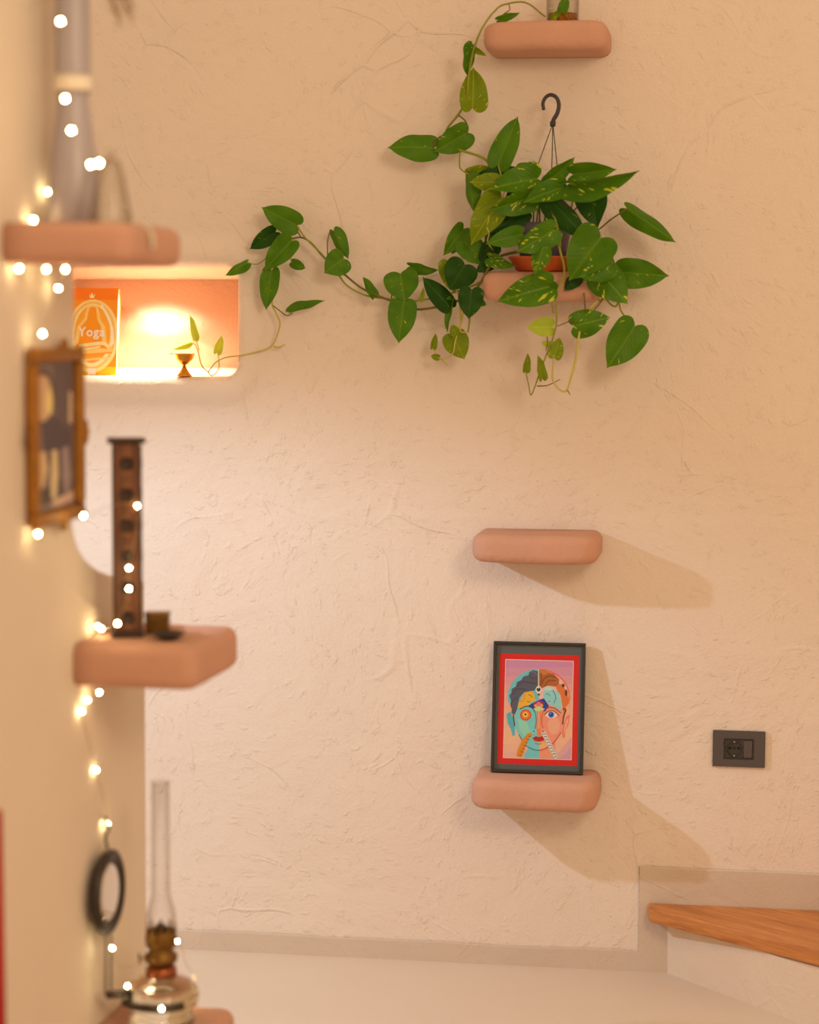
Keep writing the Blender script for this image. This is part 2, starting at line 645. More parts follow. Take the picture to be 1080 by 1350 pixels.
def polys(name, items, to3, dz=0.00015, z0=0.0002):
    """flat print: items = [(material, [(u, v), ...])]; later ones lie on top"""
    v, f, mats, mi = [], [], [], []
    for i, (m, pts) in enumerate(items):
        if m not in mats:
            mats.append(m)
        b = len(v)
        for (x, y) in pts:
            v.append(to3(x, y, z0 + i * dz))
        f.append(tuple(range(b, b + len(pts))))
        mi.append(mats.index(m))
    me = pydata(name, v, f)
    for m in mats:
        me.materials.append(m)
    for p, k in zip(me.polygons, mi):
        p.material_index = k
    bm = bmesh.new()
    bm.from_mesh(me)
    bmesh.ops.triangulate(bm, faces=bm.faces)
    bm.to_mesh(me)
    bm.free()
    return me, mats


def ell(cx, cy, rx, ry, n=24, a0=0, a1=360):
    full = abs(a1 - a0) >= 360
    m = n if full else n + 1
    return [(cx + rx * cos(radians(a0 + (a1 - a0) * k / n)), cy + ry * sin(radians(a0 + (a1 - a0) * k / n))) for k in range(m)]


def stroke(pts, w):
    P = [Vector((x, y, 0)) for x, y in pts]
    P = catmull(P, 4)
    Lf, Rt = [], []
    for i, p in enumerate(P):
        t = (P[min(i + 1, len(P) - 1)] - P[max(i - 1, 0)])
        t.normalize()
        n = Vector((-t.y, t.x, 0)) * w / 2
        Lf.append((p.x + n.x, p.y + n.y))
        Rt.append((p.x - n.x, p.y - n.y))
    return Lf + Rt[::-1]


def rect(x0, y0, x1, y1):
    return [(x0, y0), (x1, y0), (x1, y1), (x0, y1)]


# ================================================================== THE SETTING
WX0, WX1, WH = -4.2, 2.6, 3.1
# ---- back wall with the niche and its soft swollen lip
nl, nr = at(35, 430).x, at(313, 430).x
nt_, nb_ = at(200, 351).z, at(200, 497).z
ncx, ncz = (nl + nr) / 2, (nt_ + nb_) / 2
nw, nh = (nr - nl) / 2, (nt_ - nb_) / 2


def rloop(hx, hz, r, y, n=120):
    out = []
    for k in range(n):
        a = 2 * pi * k / n + pi / n
        dx, dz = cos(a), sin(a)
        # point of a rounded rectangle along a direction, by distributing over the perimeter
        out.append((dx, dz))
    pts = []
    L1, L2, A = 2 * (hx - r), 2 * (hz - r), pi / 2 * r
    per = 2 * (L1 + L2) + 4 * A
    # fixed share of points per side so that all loops correspond
    sh = {'s1': 34, 's2': 14, 'c': 6}
    def seg_line(p, q, m):
        return [(p[0] + (q[0] - p[0]) * k / m, p[1] + (q[1] - p[1]) * k / m) for k in range(m)]
    def seg_arc(c, a0, m):
        return [(c[0] + r * cos(a0 + pi / 2 * k / m), c[1] + r * sin(a0 + pi / 2 * k / m)) for k in range(m)]
    X, Z = hx - r, hz - r
    pts += seg_arc((X, Z), 0, sh['c'] * 2)
    pts += seg_line((X, hz), (-X, hz), sh['s1'])
    pts += seg_arc((-X, Z), pi / 2, sh['c'] * 2)
    pts += seg_line((-hx, Z), (-hx, -Z), sh['s2'])
    pts += seg_arc((-X, -Z), pi, sh['c'] * 2)
    pts += seg_line((-X, -hz), (X, -hz), sh['s1'])
    pts += seg_arc((X, -Z), 1.5 * pi, sh['c'] * 2)
    pts += seg_line((hx, -Z), (hx, Z), sh['s2'])
    return [(ncx + x, y, ncz + z) for x, z in pts]


O = 0.085
loops = [rloop(nw + O, nh + O, 0.0005, 0.0)]
# swollen lip, then turning inwards
for (g, y) in ((0.070, 0.0), (0.060, -0.0035), (0.048, -0.0095), (0.036, -0.0135), (0.025, -0.0150), (0.014, -0.0125), (0.005, -0.004),
               (0.0, 0.010), (-0.001, 0.03)):
    loops.append(rloop(nw + g, nh + g, 0.035 + g, y))
NL = len(loops)
for (g, y, c) in ((-0.001, 0.10, 0.0), (-0.002, 0.17, 0.002), (-0.004, 0.21, 0.005), (-0.009, 0.235, 0.008), (-0.016, 0.245, 0.009)):
    lp = rloop(nw + g, nh + g, 0.035, y)
    loops.append([(x, yy, z - (c if z > ncz else 0)) for x, yy, z in lp])
v, f, mi = [], [], []
n = len(loops[0])
for lp in loops:
    v += lp
for i in range(len(loops) - 1):
    for k in range(n):
        q = (k + 1) % n
        f.append((i * n + k, (i + 1) * n + k, (i + 1) * n + q, i * n + q))
        mi.append(0 if i < NL - 2 else 1)
f.append(tuple((len(loops) - 1) * n + k for k in range(n)))
mi.append(1)
# the rest of the wall around the square hole
hx0, hx1, hz0, hz1 = ncx - nw - O, ncx + nw + O, ncz - nh - O, ncz + nh + O
zs = at(0, 671).z                       # height of the seam between the two coats of plaster
def quad(x0, x1, z0, z1, y=0.0, m=0):
    b = len(v)
    v.extend([(x0, y, z0), (x1, y, z0), (x1, y, z1), (x0, y, z1)])
    f.append((b, b + 1, b + 2, b + 3))
    mi.append(m)
quad(WX0, hx0, hz0, hz1)
quad(hx1, WX1, hz0, hz1)
quad(WX0, WX1, hz1, WH)
quad(WX0, WX1, 1.10, hz0)
# the lower coat of plaster stands a little proud, its upper edge soft and wavy
NB = 160
zseam = at(560, 677).z
rows = ((0.0, 1.10), (0.0, 0.010), (-0.0003, 0.004), (-0.0008, -0.003), (-0.0012, -0.010), (-0.0014, -0.022), (-0.0014, None))
b = len(v)
for (y, dz) in rows:
    for k in range(NB + 1):
        x = WX0 + (WX1 - WX0) * k / NB
        wv = noise.noise(Vector((x * 2.1, 3, 0))) * 0.006 + noise.noise(Vector((x * 9, 1, 0))) * 0.003
        z = 1.10 if dz == 1.10 else (-0.02 if dz is None else zseam + wv + dz)
        v.append((x, y, z))
for i in range(len(rows) - 1):
    for k in range(NB):
        a = b + i * (NB + 1) + k
        f.append((a, a + 1, a + NB + 2, a + NB + 1)[::-1])
        mi.append(0)
# solid body behind
b = len(v)
v += [(WX0, 0.4, -0.02), (WX1, 0.4, -0.02), (WX1, 0.4, WH), (WX0, 0.4, WH)]
f.append((b, b + 1, b + 2, b + 3)[::-1])
mi.append(0)
me = pydata('wall_back', v, f)
for m_ in (M['wall'], M['niche']):
    me.materials.append(m_)
for p, k in zip(me.polygons, mi):
    p.material_index = k
wall = struct(link('wall_back', me, [M['wall'], M['niche']]))

# ---- floor
me = rbox('floor', 6.8, 7.2, 0.06, center=(-0.8, -3.2, -0.03))
struct(link('floor', me, M['floor'], smooth=False))


# ---- cement skirting: thin bands lying on the wall, wavy top edge
def band(name, x0, x1, z0, z1, t=0.004, wob=0.003, seed=0, m=None, y0=-0.003):
    v, f = [], []
    nn = max(4, int((x1 - x0) / 0.03))
    for k in range(nn + 1):
        x = x0 + (x1 - x0) * k / nn
        wz = noise.noise(Vector((x * 5 + seed, 0, 0))) * wob + noise.noise(Vector((x * 31 + seed, 0, 0))) * wob * 0.5
        for (y, z) in ((y0, z0), (y0 - t, z0), (y0 - t, z1 + wz - t * 0.5), (y0 - t * 0.6, z1 + wz), (y0, z1 + wz)):
            v.append((x, y, z))
    for k in range(nn):
        for i in range(5):
            j = (i + 1) % 5
            f.append((k * 5 + i, k * 5 + j, (k + 1) * 5 + j, (k + 1) * 5 + i))
    f.append((0, 1, 2, 3, 4))
    f.append(tuple(nn * 5 + i for i in range(5))[::-1])
    me = pydata(name, v, f)
    bm = bmesh.new()
    bm.from_mesh(me)
    return struct(link(name, from_bm(name, bm), m or M['skirt'], smooth=False))


xs0 = at(843, 1200).x
xs1 = at(880, 1250).x
zt = at(843, 1141).z
zlow = at(560, 1240).z
band('baseboard_back', WX0, xs0, 0.0, zlow, seed=2)
band('baseboard_stair', xs0, WX1, 0.0, zt, t=0.005, wob=0.0015, seed=5)

# ---- the winder step at the right: plastered riser and block (structure), oak tread (thing)
ztr = at(870, 1189).z                    # top of the tread
P0 = Vector((xs1, -0.008, 0))
q = at_z(1058, 1350, 0.0)
rd = (Vector((q.x, q.y, 0)) - P0).normalized()
P1 = P0 + rd * 1.1
v = [P0, P1, (WX1, P1.y, 0), (WX1, -0.008, 0)]
v = [(p[0], p[1], z) for z in (-0.01, ztr - 0.036) for p in v]
f = [(0, 1, 5, 4), (1, 2, 6, 5), (2, 3, 7, 6), (3, 0, 4, 7), (4, 5, 6, 7), (3, 2, 1, 0)]
bm = bmesh.new()
bm.from_mesh(pydata('t', v, f))
bmesh.ops.subdivide_edges(bm, edges=list(bm.edges), cuts=12, use_grid_fill=True)
for vv in bm.verts:
    vv.co += noise.noise_vector(vv.co * 6) * 0.0018
struct(link('trim_1', from_bm('trim_1', bm), M['riser'], smooth=False))

nrm = Vector((rd.y, -rd.x, 0))           # outwards from the riser
if nrm.x > 0:
    nrm = -nrm
T0 = at_z(854, 1189, ztr)
a0 = Vector((T0.x, -0.0085, 0))
over = 0.028
fa = P0 + nrm * over + rd * 0.02
# blunt tip: short side edge from the wall to the nosing line
ft = at_z(856, 1214, ztr - 0.03)
tip = Vector((ft.x, ft.y, 0))
fb = at_z(1080, 1254, ztr)
fdir = (Vector((fb.x, fb.y, 0)) - tip).normalized()
poly = [a0, tip, tip + fdir * 1.15, Vector((WX1 - 0.2, (tip + fdir * 1.15).y, 0)), Vector((WX1 - 0.2, -0.0085, 0))]
bm = bmesh.new()
bot = [bm.verts.new((p.x, p.y, ztr - 0.034)) for p in poly]
fc = bm.faces.new(bot)
r_ = bmesh.ops.extrude_face_region(bm, geom=[fc])
for e in r_['geom']:
    if isinstance(e, bmesh.types.BMVert):
        e.co.z = ztr
bmesh.ops.bevel(bm, geom=[e for e in bm.edges], offset=0.006, segments=3, affect='EDGES', profile=0.5)
ang = math.atan2(fdir.y, fdir.x)
me = from_bm('stair_tread', bm)
me.transform(Matrix.Rotation(-ang, 4, 'Z') @ Matrix.Translation((-tip.x, -tip.y, 0)))
o = link('stair_tread', me, M['oak'], loc=(tip.x, tip.y, 0), rot=(0, 0, ang), smooth=False)
tag(o, 'oak wedge-shaped stair tread on the pale plastered step at the lower right', 'stair tread')

# ---- left partition: full height near the camera, an opening with a rounded lower corner beyond
edge_px = [(97, 300), (97, 560), (97, 640), (97.5, 690), (100, 705), (105, 720), (113, 734), (124, 745), (136, 753), (150, 758), (168, 761), (193, 763)]
prof = []
for (x, y) in edge_px:
    s_, p_, z_ = l_coords(at_l(x, y))
    prof.append((s_, z_))
s97 = prof[0][0]
s193 = l_coords(at_l(193, 1000))[0]
prof = [(s97, WH), (s97, 2.2)] + prof
prof[-1] = (s193 - 0.004, prof[-1][1])
prof.append((s193, prof[-1][1] - 0.012))
prof.append((s193, -0.01))
prof.append((0.6, -0.01))
prof.append((0.6, WH))
TH = 0.16
me0 = bmesh.new()
fr = [me0.verts.new((0, s_, z_)) for s_, z_ in prof]
fc = me0.faces.new(fr)
r_ = bmesh.ops.extrude_face_region(me0, geom=[fc])
for e in r_['geom']:
    if isinstance(e, bmesh.types.BMVert):
        e.co.x = -TH
rim = [e for e in me0.edges if all(abs(v_.co.x) < 1e-6 for v_ in e.verts) and not all(v_.co.y < 0.7 for v_ in e.verts) and not all(v_.co.z < 0 for v_ in e.verts) and not all(v_.co.z > WH - .01 for v_ in e.verts)]
bmesh.ops.bevel(me0, geom=rim, offset=0.012, segments=4, affect='EDGES', profile=0.5)
me = from_bm('wall_left', me0)
struct(link('wall_left', me, M['left_wall'], loc=tuple(LO), rot=(0, 0, -LA), smooth=False))

# the lower part of the partition carries a thicker coat whose soft edge follows the opening
low_px = [(-60, 716), (0, 722), (30, 730), (60, 745), (90, 768), (115, 792), (140, 812), (165, 826), (189, 836)]
lp_ = [l_coords(at_l(x, y)) for x, y in low_px]
lp_ = [(a_, c_) for a_, _, c_ in lp_]
lp_[-1] = (s193 - 0.02, lp_[-1][1])
lp_ += [(s193 - 0.02, 0.0), (0.7, 0.0), (0.7, lp_[0][1])]
bm = bmesh.new()
fc = bm.faces.new([bm.verts.new((-0.002, a_, c_)) for a_, c_ in lp_])
r_ = bmesh.ops.extrude_face_region(bm, geom=[fc])
for e in r_['geom']:
    if isinstance(e, bmesh.types.BMVert):
        e.co.x = 0.006
bmesh.ops.bevel(bm, geom=[e for e in bm.edges if all(abs(v_.co.x - 0.006) < 1e-6 for v_ in e.verts)], offset=0.0075, segments=4, affect='EDGES', profile=0.5)
struct(link('trim_2', from_bm('trim_2', bm), M['left_wall'], loc=tuple(LO), rot=(0, 0, -LA), smooth=False))

# ================================================================== SHELVES
def back_shelf(x0, x1, yt, yb, label, seed, dep=0.16):
    a = at(x0, (yt + yb) / 2, dep)
    b = at(x1, (yt + yb) / 2, dep)
    ztop = at((x0 + x1) / 2, yt, dep - 0.012).z
    zbot = at((x0 + x1) / 2, yb, dep - 0.012).z
    me = slab('wall_shelf', b.x - a.x, dep, ztop - zbot, rc=0.042, re=0.021, seed=seed)
    o = link('wall_shelf', me, M['clay'], loc=((a.x + b.x) / 2, -0.003 if ztop < 1.0 else 0.0, zbot))
    tag(o, label, 'shelf', 'clay-coloured floating shelves on the back wall')
    return o, ztop, (a.x + b.x) / 2


back_shelf(635, 800, 27, 66, 'rounded clay-coloured wall shelf at the very top, carrying the glass jar', 1)
S3, z3, x3 = back_shelf(634, 796, 358, 397, 'rounded clay-coloured wall shelf under the potted trailing plant', 2)
back_shelf(620, 788, 706, 744, 'empty rounded clay-coloured wall shelf above the framed face painting', 3)
S4, z4, x4 = back_shelf(619, 787, 1030, 1070, 'rounded clay-coloured wall shelf carrying the framed face painting', 4)


def left_shelf(px, py_top, py_bot, label, seed, prot=0.2, wid=0.29):
    A = at_l(px, py_top, 0.02)
    s0, _, zt_ = l_coords(A)
    zb = l_coords(at_l(px, py_bot, 0.02))[2]
    me = slab('wall_shelf', wid, prot, zt_ - zb, rc=0.030, re=0.021, seed=seed)
    o = link('wall_shelf', me, M['clay'], loc=tuple(LW(s0 + wid / 2, 0.0, zb)), rot=(0, 0, -LA + pi / 2))
    tag(o, label, 'shelf', 'clay-coloured shelves on the left partition')
    return s0, zt_


sA, zA = left_shelf(17, 293, 346, 'upper clay-coloured shelf on the left partition, under the white bottle', 11, prot=0.212)
sB, zB = left_shelf(106, 849, 907, 'middle clay-coloured shelf on the left partition, under the carved wooden tower', 12, prot=0.226)
sC, zC = left_shelf(106, 1384, 1442, 'lowest clay-coloured shelf on the left partition, under the oil lamp', 13, prot=0.224)

# ================================================================== POTHOS
OUT = [(0, 0), (0.05, -0.05), (0.15, -0.11), (0.28, -0.115), (0.41, -0.05), (0.485, 0.07), (0.505, 0.23), (0.49, 0.40), (0.43, 0.57), (0.325, 0.73), (0.185, 0.87), (0.065, 0.955), (0.0, 1.03)]
RIB = [0, 0.005, 0.02, 0.05, 0.10, 0.17, 0.27, 0.40, 0.55, 0.70, 0.83, 0.92, 1.0]


def leaf_mesh(fold, curl, edge, wave, seed):
    """unit leaf: x -0.5..0.5, y 0..1 (base to tip), normal +z"""
    o3 = catmull([(a, b, r) for (a, b), r in zip(OUT, RIB)], 2)
    cols = [-1, -0.75, -0.5, -0.22, 0, 0.22, 0.5, 0.75, 1]
    v, f, uv = [], [], []
    for (ox, oy, ry) in o3:
        for c in cols:
            x = abs(ox) * c
            k = abs(c) ** 1.3
            y = ry + (oy - ry) * k
            z = fold * abs(x) - edge * (abs(x) * 2) ** 2.5 * 0.25 - curl * (max(y, 0)) ** 2
            z += wave * sin(y * 9 + seed) * abs(x) + wave * 0.6 * sin(y * 5 + 2 * seed) * (1 if c > 0 else -1) * abs(x)
            v.append((x, y, z))
            uv.append((x + 0.5, y))
    nc = len(cols)
    for i in range(len(o3) - 1):
        for k in range(nc - 1):
            f.append((i * nc + k, i * nc + k + 1, (i + 1) * nc + k + 1, (i + 1) * nc + k))
    me = pydata('leaf', v, f)
    ul = me.uv_layers.new(name='UVMap')
    for lp in me.loops:
        ul.data[lp.index].uv = uv[lp.vertex_index]
    me.shade_smooth()
    return me


LEAF = {}
_v = 0
for (fold, curl, edge, wave) in ((0.25, 0.15, 0.3, 0.10), (0.45, 0.25, 0.2, 0.12), (0.10, 0.30, 0.5, 0.14), (-0.35, 0.20, 0.3, 0.10),
                                 (0.8, 0.25, 0.2, 0.08), (0.2, -0.15, 0.2, 0.12)):
    for mk in ('leaf_dark', 'leaf', 'leaf_var', 'leaf_light', 'leaf_pale'):
        me = leaf_mesh(fold, curl, edge, wave, _v)
        me.materials.append(M[mk])
        LEAF[(_v, mk)] = me
    _v += 1
MK = {'d': 'leaf_dark', 'g': 'leaf', 'v': 'leaf_var', 'l': 'leaf_light', 'p': 'leaf_pale'}


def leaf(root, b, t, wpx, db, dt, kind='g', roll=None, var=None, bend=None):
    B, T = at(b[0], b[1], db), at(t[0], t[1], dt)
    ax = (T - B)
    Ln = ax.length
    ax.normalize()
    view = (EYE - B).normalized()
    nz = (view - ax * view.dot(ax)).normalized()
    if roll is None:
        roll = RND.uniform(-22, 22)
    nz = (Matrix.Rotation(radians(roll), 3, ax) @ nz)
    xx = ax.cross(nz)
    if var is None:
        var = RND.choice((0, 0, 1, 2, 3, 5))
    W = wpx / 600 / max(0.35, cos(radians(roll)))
    m3 = Matrix((xx * W, ax * Ln / 1.0, nz * (W + Ln) / 2)).transposed()
    o = bpy.data.objects.new('leaf', LEAF[(var, MK[kind])])
    COL.objects.link(o)
    o.parent = root
    o.matrix_local = Matrix.Translation(B - root.location) @ m3.to_4x4()
    return o


def stem(root, pts, r0, r1=None, dep=0.06, m='stem', name='vine'):
    P = []
    for p in pts:
        d = p[2] if len(p) > 2 else dep
        P.append(at(p[0], p[1], d) - root.location)
    o = link(name, tube(name, P, r0 * 1.2, (r1 or r0) * 1.2, 7, 5), M[m], root)
    return o


pc = at(716, 338, 0.095)                        # centre of the pot
potz = z3
root = thing('pothos_plant', 'big trailing green pothos in a black pot on the wall shelf, vines hanging around it', 'plant',
             (pc.x, -0.095, z3))
# saucer and pot
link('saucer', lathe('saucer', [(0.0, 0.001), (0.052, 0.001), (0.058, 0.004), (0.072, 0.027), (0.0755, 0.030), (0.0755, 0.033), (0.071, 0.033), (0.055, 0.008), (0.0, 0.007)], 48), M['terracotta'], root)['label'] = 'orange-brown plastic saucer'
link('pot', lathe('pot', [(0.0, 0.009), (0.044, 0.009), (0.046, 0.012), (0.060, 0.088), (0.063, 0.090), (0.064, 0.104), (0.061, 0.106), (0.0575, 0.104), (0.055, 0.085), (0.052, 0.083), (0.0, 0.083)], 48), M['black'], root)
link('soil', lathe('soil', [(0.0, 0.0832), (0.0535, 0.0832), (0.052, 0.090), (0.03, 0.094), (0.0, 0.096)], 24), M['soil'], root)
# hanger
hk = [(717, 145), (716, 136), (720, 128), (727, 125), (734, 129), (737, 138), (735, 149), (730, 158), (729, 164)]
link('hook', tube('hook', [at(x, y, 0.095) - root.location for x, y in hk], 0.0036, 0.0050, 10, 4), M['hanger'], root)
hb = at(729, 163, 0.095) - root.location
link('hook_collar', tube('hook_collar', [hb + Vector((0, 0, 0.004)), hb - Vector((0, 0, 0.006))], 0.0066, 0.006, 10, 0), M['hanger'], root)
for a in (200, 320, 80):
    e = Vector((0.061 * cos(radians(a)), 0.061 * sin(radians(a)), 0.10))
    link('hanger_wire', tube('hanger_wire', [hb, hb * 0.5 + e * 0.5, e], 0.0011, seg=6, smooth=0), M['hanger'], root)

D = 0.06
# (base, tip, apparent width px, depth base, depth tip, kind, roll, variant)
LV = [
    # vine to the top shelf
    ((624, 60), (613, 103), 16, .13, .10, 'v', 30, 1), ((623, 64), (640, 73), 8, .12, .13, 'l', 0, 1),
    ((623, 142), (626, 90), 37, .09, .10, 'l', 10, 1), ((616, 175), (575, 200), 36, .07, .09, 'g', -10, 0),
    ((572, 195), (515, 191), 36, .07, .10, 'g', 15, 2), ((657, 217), (682, 153), 34, .12, .10, 'g', -8, 0),
    ((657, 26), (685, 18), 10, .13, .14, 'g', 20, 0),
    # crown of the potted plant
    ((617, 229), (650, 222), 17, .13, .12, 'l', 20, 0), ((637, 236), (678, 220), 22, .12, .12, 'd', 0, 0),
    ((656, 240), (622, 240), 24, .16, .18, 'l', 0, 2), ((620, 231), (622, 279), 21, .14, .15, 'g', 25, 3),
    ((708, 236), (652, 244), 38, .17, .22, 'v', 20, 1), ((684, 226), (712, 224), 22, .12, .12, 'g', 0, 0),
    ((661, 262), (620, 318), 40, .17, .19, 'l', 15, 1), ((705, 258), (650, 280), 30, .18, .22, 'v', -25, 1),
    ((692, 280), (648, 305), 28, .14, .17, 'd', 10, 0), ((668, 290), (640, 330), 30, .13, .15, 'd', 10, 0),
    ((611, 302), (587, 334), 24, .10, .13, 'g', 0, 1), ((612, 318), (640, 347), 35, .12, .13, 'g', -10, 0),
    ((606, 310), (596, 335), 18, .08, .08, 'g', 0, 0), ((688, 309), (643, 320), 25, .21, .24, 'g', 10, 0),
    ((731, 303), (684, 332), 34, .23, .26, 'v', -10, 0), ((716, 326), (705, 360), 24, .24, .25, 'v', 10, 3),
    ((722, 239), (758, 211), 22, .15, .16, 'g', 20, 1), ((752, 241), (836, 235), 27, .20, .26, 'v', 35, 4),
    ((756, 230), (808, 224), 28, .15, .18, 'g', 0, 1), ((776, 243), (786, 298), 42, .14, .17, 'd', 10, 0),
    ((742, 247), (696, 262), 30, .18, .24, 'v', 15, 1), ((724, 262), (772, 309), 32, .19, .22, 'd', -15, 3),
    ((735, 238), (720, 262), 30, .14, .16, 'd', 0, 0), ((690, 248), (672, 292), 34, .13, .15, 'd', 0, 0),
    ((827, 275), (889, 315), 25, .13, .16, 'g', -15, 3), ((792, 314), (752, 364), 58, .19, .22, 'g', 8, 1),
    ((806, 350), (768, 362), 32, .20, .23, 'v', 10, 2), ((788, 356), (824, 394), 46, .17, .20, 'v', -8, 2),
    ((818, 359), (879, 364), 39, .13, .15, 'g', 5, 0), ((837, 430), (803, 483), 48, .12, .15, 'g', -8, 0),
    ((757, 430), (801, 419), 36, .18, .19, 'v', 0, 2), ((728, 431), (696, 431), 25, .18, .20, 'p', 10, 0),
    ((724, 378), (660, 395), 42, .20, .24, 'v', 5, 1), ((762, 362), (744, 381), 18, .17, .18, 'd', 20, 3),
    ((731, 471), (738, 445), 19, .19, .18, 'l', 0, 0), ((693, 489), (697, 467), 10, .17, .18, 'l', 20, 1),
    ((715, 499), (711, 469), 12, .18, .19, 'l', 20, 1), ((726, 455), (714, 451), 9, .18, .18, 'p', 0, 0),
    ((730, 385), (716, 372), 22, .17, .17, 'g', 0, 1),
    # hanging cluster left of the pot
    ((528, 361), (533, 396), 46, .06, .08, 'g', 5, 0), ((541, 351), (575, 359), 16, .05, .06, 'g', 30, 1),
    ((532, 399), (526, 450), 38, .07, .09, 'g', 0, 0), ((592, 404), (558, 366), 27, .10, .11, 'd', 0, 3),
    ((613, 349), (594, 380), 44, .13, .14, 'd', 0, 2), ((622, 382), (618, 419), 33, .14, .15, 'd', 0, 0),
    ((592, 345), (600, 386), 30, .09, .09, 'l', 10, 0), ((596, 396), (587, 437), 10, .09, .10, 'g', 30, 1),
    ((597, 441), (611, 471), 34, .09, .10, 'l', 0, 2), ((601, 441), (596, 428), 13, .11, .11, 'l', 0, 3),
    ((571, 459), (575, 440), 9, .06, .06, 'l', 10, 1), ((579, 472), (568, 469), 9, .06, .06, 'l', 0, 1),
    ((632, 398), (641, 402), 9, .08, .08, 'g', 0, 0), ((646, 340), (675, 352), 18, .14, .17, 'v', 20, 1),
    ((652, 322), (632, 348), 24, .12, .13, 'd', 10, 0), ((650, 345), (628, 358), 18, .12, .13, 'd', 0, 0),
    # long vine to the left
    ((391, 297), (346, 274), 34, .05, .07, 'g', 0, 0), ((384, 318), (349, 354), 32, .06, .08, 'g', 10, 1),
    ((363, 306), (330, 328), 24, .04, .05, 'd', 0, 1), ((326, 346), (297, 361), 14, .04, .06, 'g', 25, 3),
    ((358, 357), (350, 407), 26, .05, .06, 'g', 10, 0), ((384, 346), (401, 353), 14, .05, .06, 'g', 0, 3),
    ((383, 412), (427, 401), 11, .04, .06, 'g', 40, 3), ((440, 305), (457, 341), 19, .05, .05, 'g', 20, 3),
    ((453, 341), (429, 359), 36, .06, .08, 'g', 0, 0), ((493, 391), (480, 364), 13, .05, .05, 'g', 20, 1),
    ((554, 396), (560, 381), 7, .06, .06, 'p', 20, 1),
    # in the niche
    ((257, 447), (252, 415), 10, -.05, -.05, 'p', 20, 1), ((251, 452), (227, 459), 8, -.05, -.04, 'p', 30, 3),
    ((286, 465), (293, 443), 12, -.03, -.03, 'p', 10, 1),
]
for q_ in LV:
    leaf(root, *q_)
# vines
stem(root, [(672, 246, .12), (664, 235, .12), (645, 215, .10), (632, 206, .09), (610, 199, .07), (600, 193, .07), (589, 180, .06), (590, 169, .06), (605, 150, .08), (615, 130, .10),
            (619, 95, .12), (625, 65, .14), (633, 43, .165), (642, 27.5, .155), (652, 15, .15), (664, 6.3, .13), (693, 3.3, .11), (719, 22, .11)], .0026, .0016, m='stem')
stem(root, [(605, 152, .08), (613, 159, .075), (617, 168, .07), (616, 176, .07)], .0014, name='petiole', m='stem_dark')
stem(root, [(588, 176, .06), (578, 182, .065), (570, 187, .07), (571, 196, .07)], .0015, name='petiole', m='stem_dark')
stem(root, [(607, 198, .07), (606, 208, .08), (607, 222, .12), (618, 230, .14)], .0013, name='petiole', m='stem')
stem(root, [(657, 217, .12), (662, 235, .13), (668, 250, .12)], .0016, name='petiole')
stem(root, [(671, 6, .13), (672, 13, .13), (664, 19, .13), (663, 25, .13)], .0010, name='petiole', m='stem_dark')
stem(root, [(690, 330, .12), (655, 340, .14), (640, 362, .13), (628, 380, .11), (605, 396, .08), (580, 404, .07), (551, 408, .055), (530, 402, .05), (519, 398, .05), (494, 388, .05), (474, 378, .045), (450, 358, .045),
            (428, 340, .045), (410, 320, .045), (397, 313, .045), (384, 315, .05)], .0026, .0018, m='stem_dark')
stem(root, [(640, 368, .12), (620, 378, .10), (575, 392, .07), (540, 397, .06), (512, 394, .05), (484, 390, .045), (466, 382, .045), (455, 374, .05), (446, 362, .05), (425, 336, .045), (403, 314, .05), (392, 298, .05)], .0020, .0016, m='stem')
stem(root, [(384, 315, .05), (388, 323, .045), (380, 333, .045), (366, 338, .045), (357, 347, .04), (358, 375, .035), (359, 401, .035), (364, 413, .03), (369, 426, .03), (366, 440, .025), (361, 452, .02), (352, 460, .015), (322, 468, .014),
            (300, 471, .010), (287, 476, -.005), (280, 483, -.02), (275, 491, -.03), (280, 495, -.035), (287, 489, -.035), (289, 479, -.03), (287, 465, -.03)], .0021, .0011, m='stem_pale')
stem(root, [(275, 491, -.035), (266, 482, -.045), (261, 463, -.05), (257, 454, -.05), (251, 452, -.05)], .0016, .0010, m='stem_pale')
stem(root, [(263, 463, -.05), (260, 453, -.05), (257, 447, -.05)], .001, name='petiole', m='stem_pale')
stem(root, [(361, 457, .018), (368, 458, .02), (376, 454, .022)], .0022, .0010, name='petiole', m='stem_pale')
stem(root, [(391, 297, .05), (393, 306, .05), (397, 313, .045)], .0013, name='petiole', m='stem_dark')
stem(root, [(350, 341, .045), (340, 348, .04), (326, 347, .04)], .0010, name='petiole', m='stem')
stem(root, [(359, 402, .035), (368, 409, .04), (378, 416, .04), (386, 413, .04)], .0011, name='petiole', m='stem_dark')
stem(root, [(384, 325, .05), (383, 338, .05), (385, 346, .05)], .0010, name='petiole', m='stem')
stem(root, [(432, 336, .045), (432, 318, .05), (436, 304, .05), (441, 306, .05)], .0011, name='petiole', m='stem_dark')
stem(root, [(516, 397, .05), (518, 380, .055), (526, 364, .06)], .0012, name='petiole', m='stem_dark')
stem(root, [(484, 386, .045), (493, 388, .05)], .0010, name='petiole', m='stem_dark')
stem(root, [(536, 398, .055), (550, 397, .06), (558, 380, .06)], .0010, name='petiole', m='stem_pale')
stem(root, [(577, 406, .07), (575, 398, .08), (592, 404, .10)], .0011, name='petiole', m='stem_dark')
stem(root, [(602, 380, .10), (606, 400, .10), (607, 425, .10), (603, 440, .10), (600, 452, .105), (597, 466, .10), (585, 473, .07), (578, 471, .06), (571, 459, .06)], .0018, .0009, m='stem_pale')
stem(root, [(612, 390, .10), (610, 415, .10), (607, 436, .10), (614, 438, .09)], .0016, m='stem_pale')
stem(root, [(621, 400, .09), (619, 425, .09), (617, 438, .085)], .0022, .0014, m='stem')
stem(root, [(578, 472, .06), (586, 477, .06), (590, 482, .06)], .0009, name='petiole', m='stem_pale')
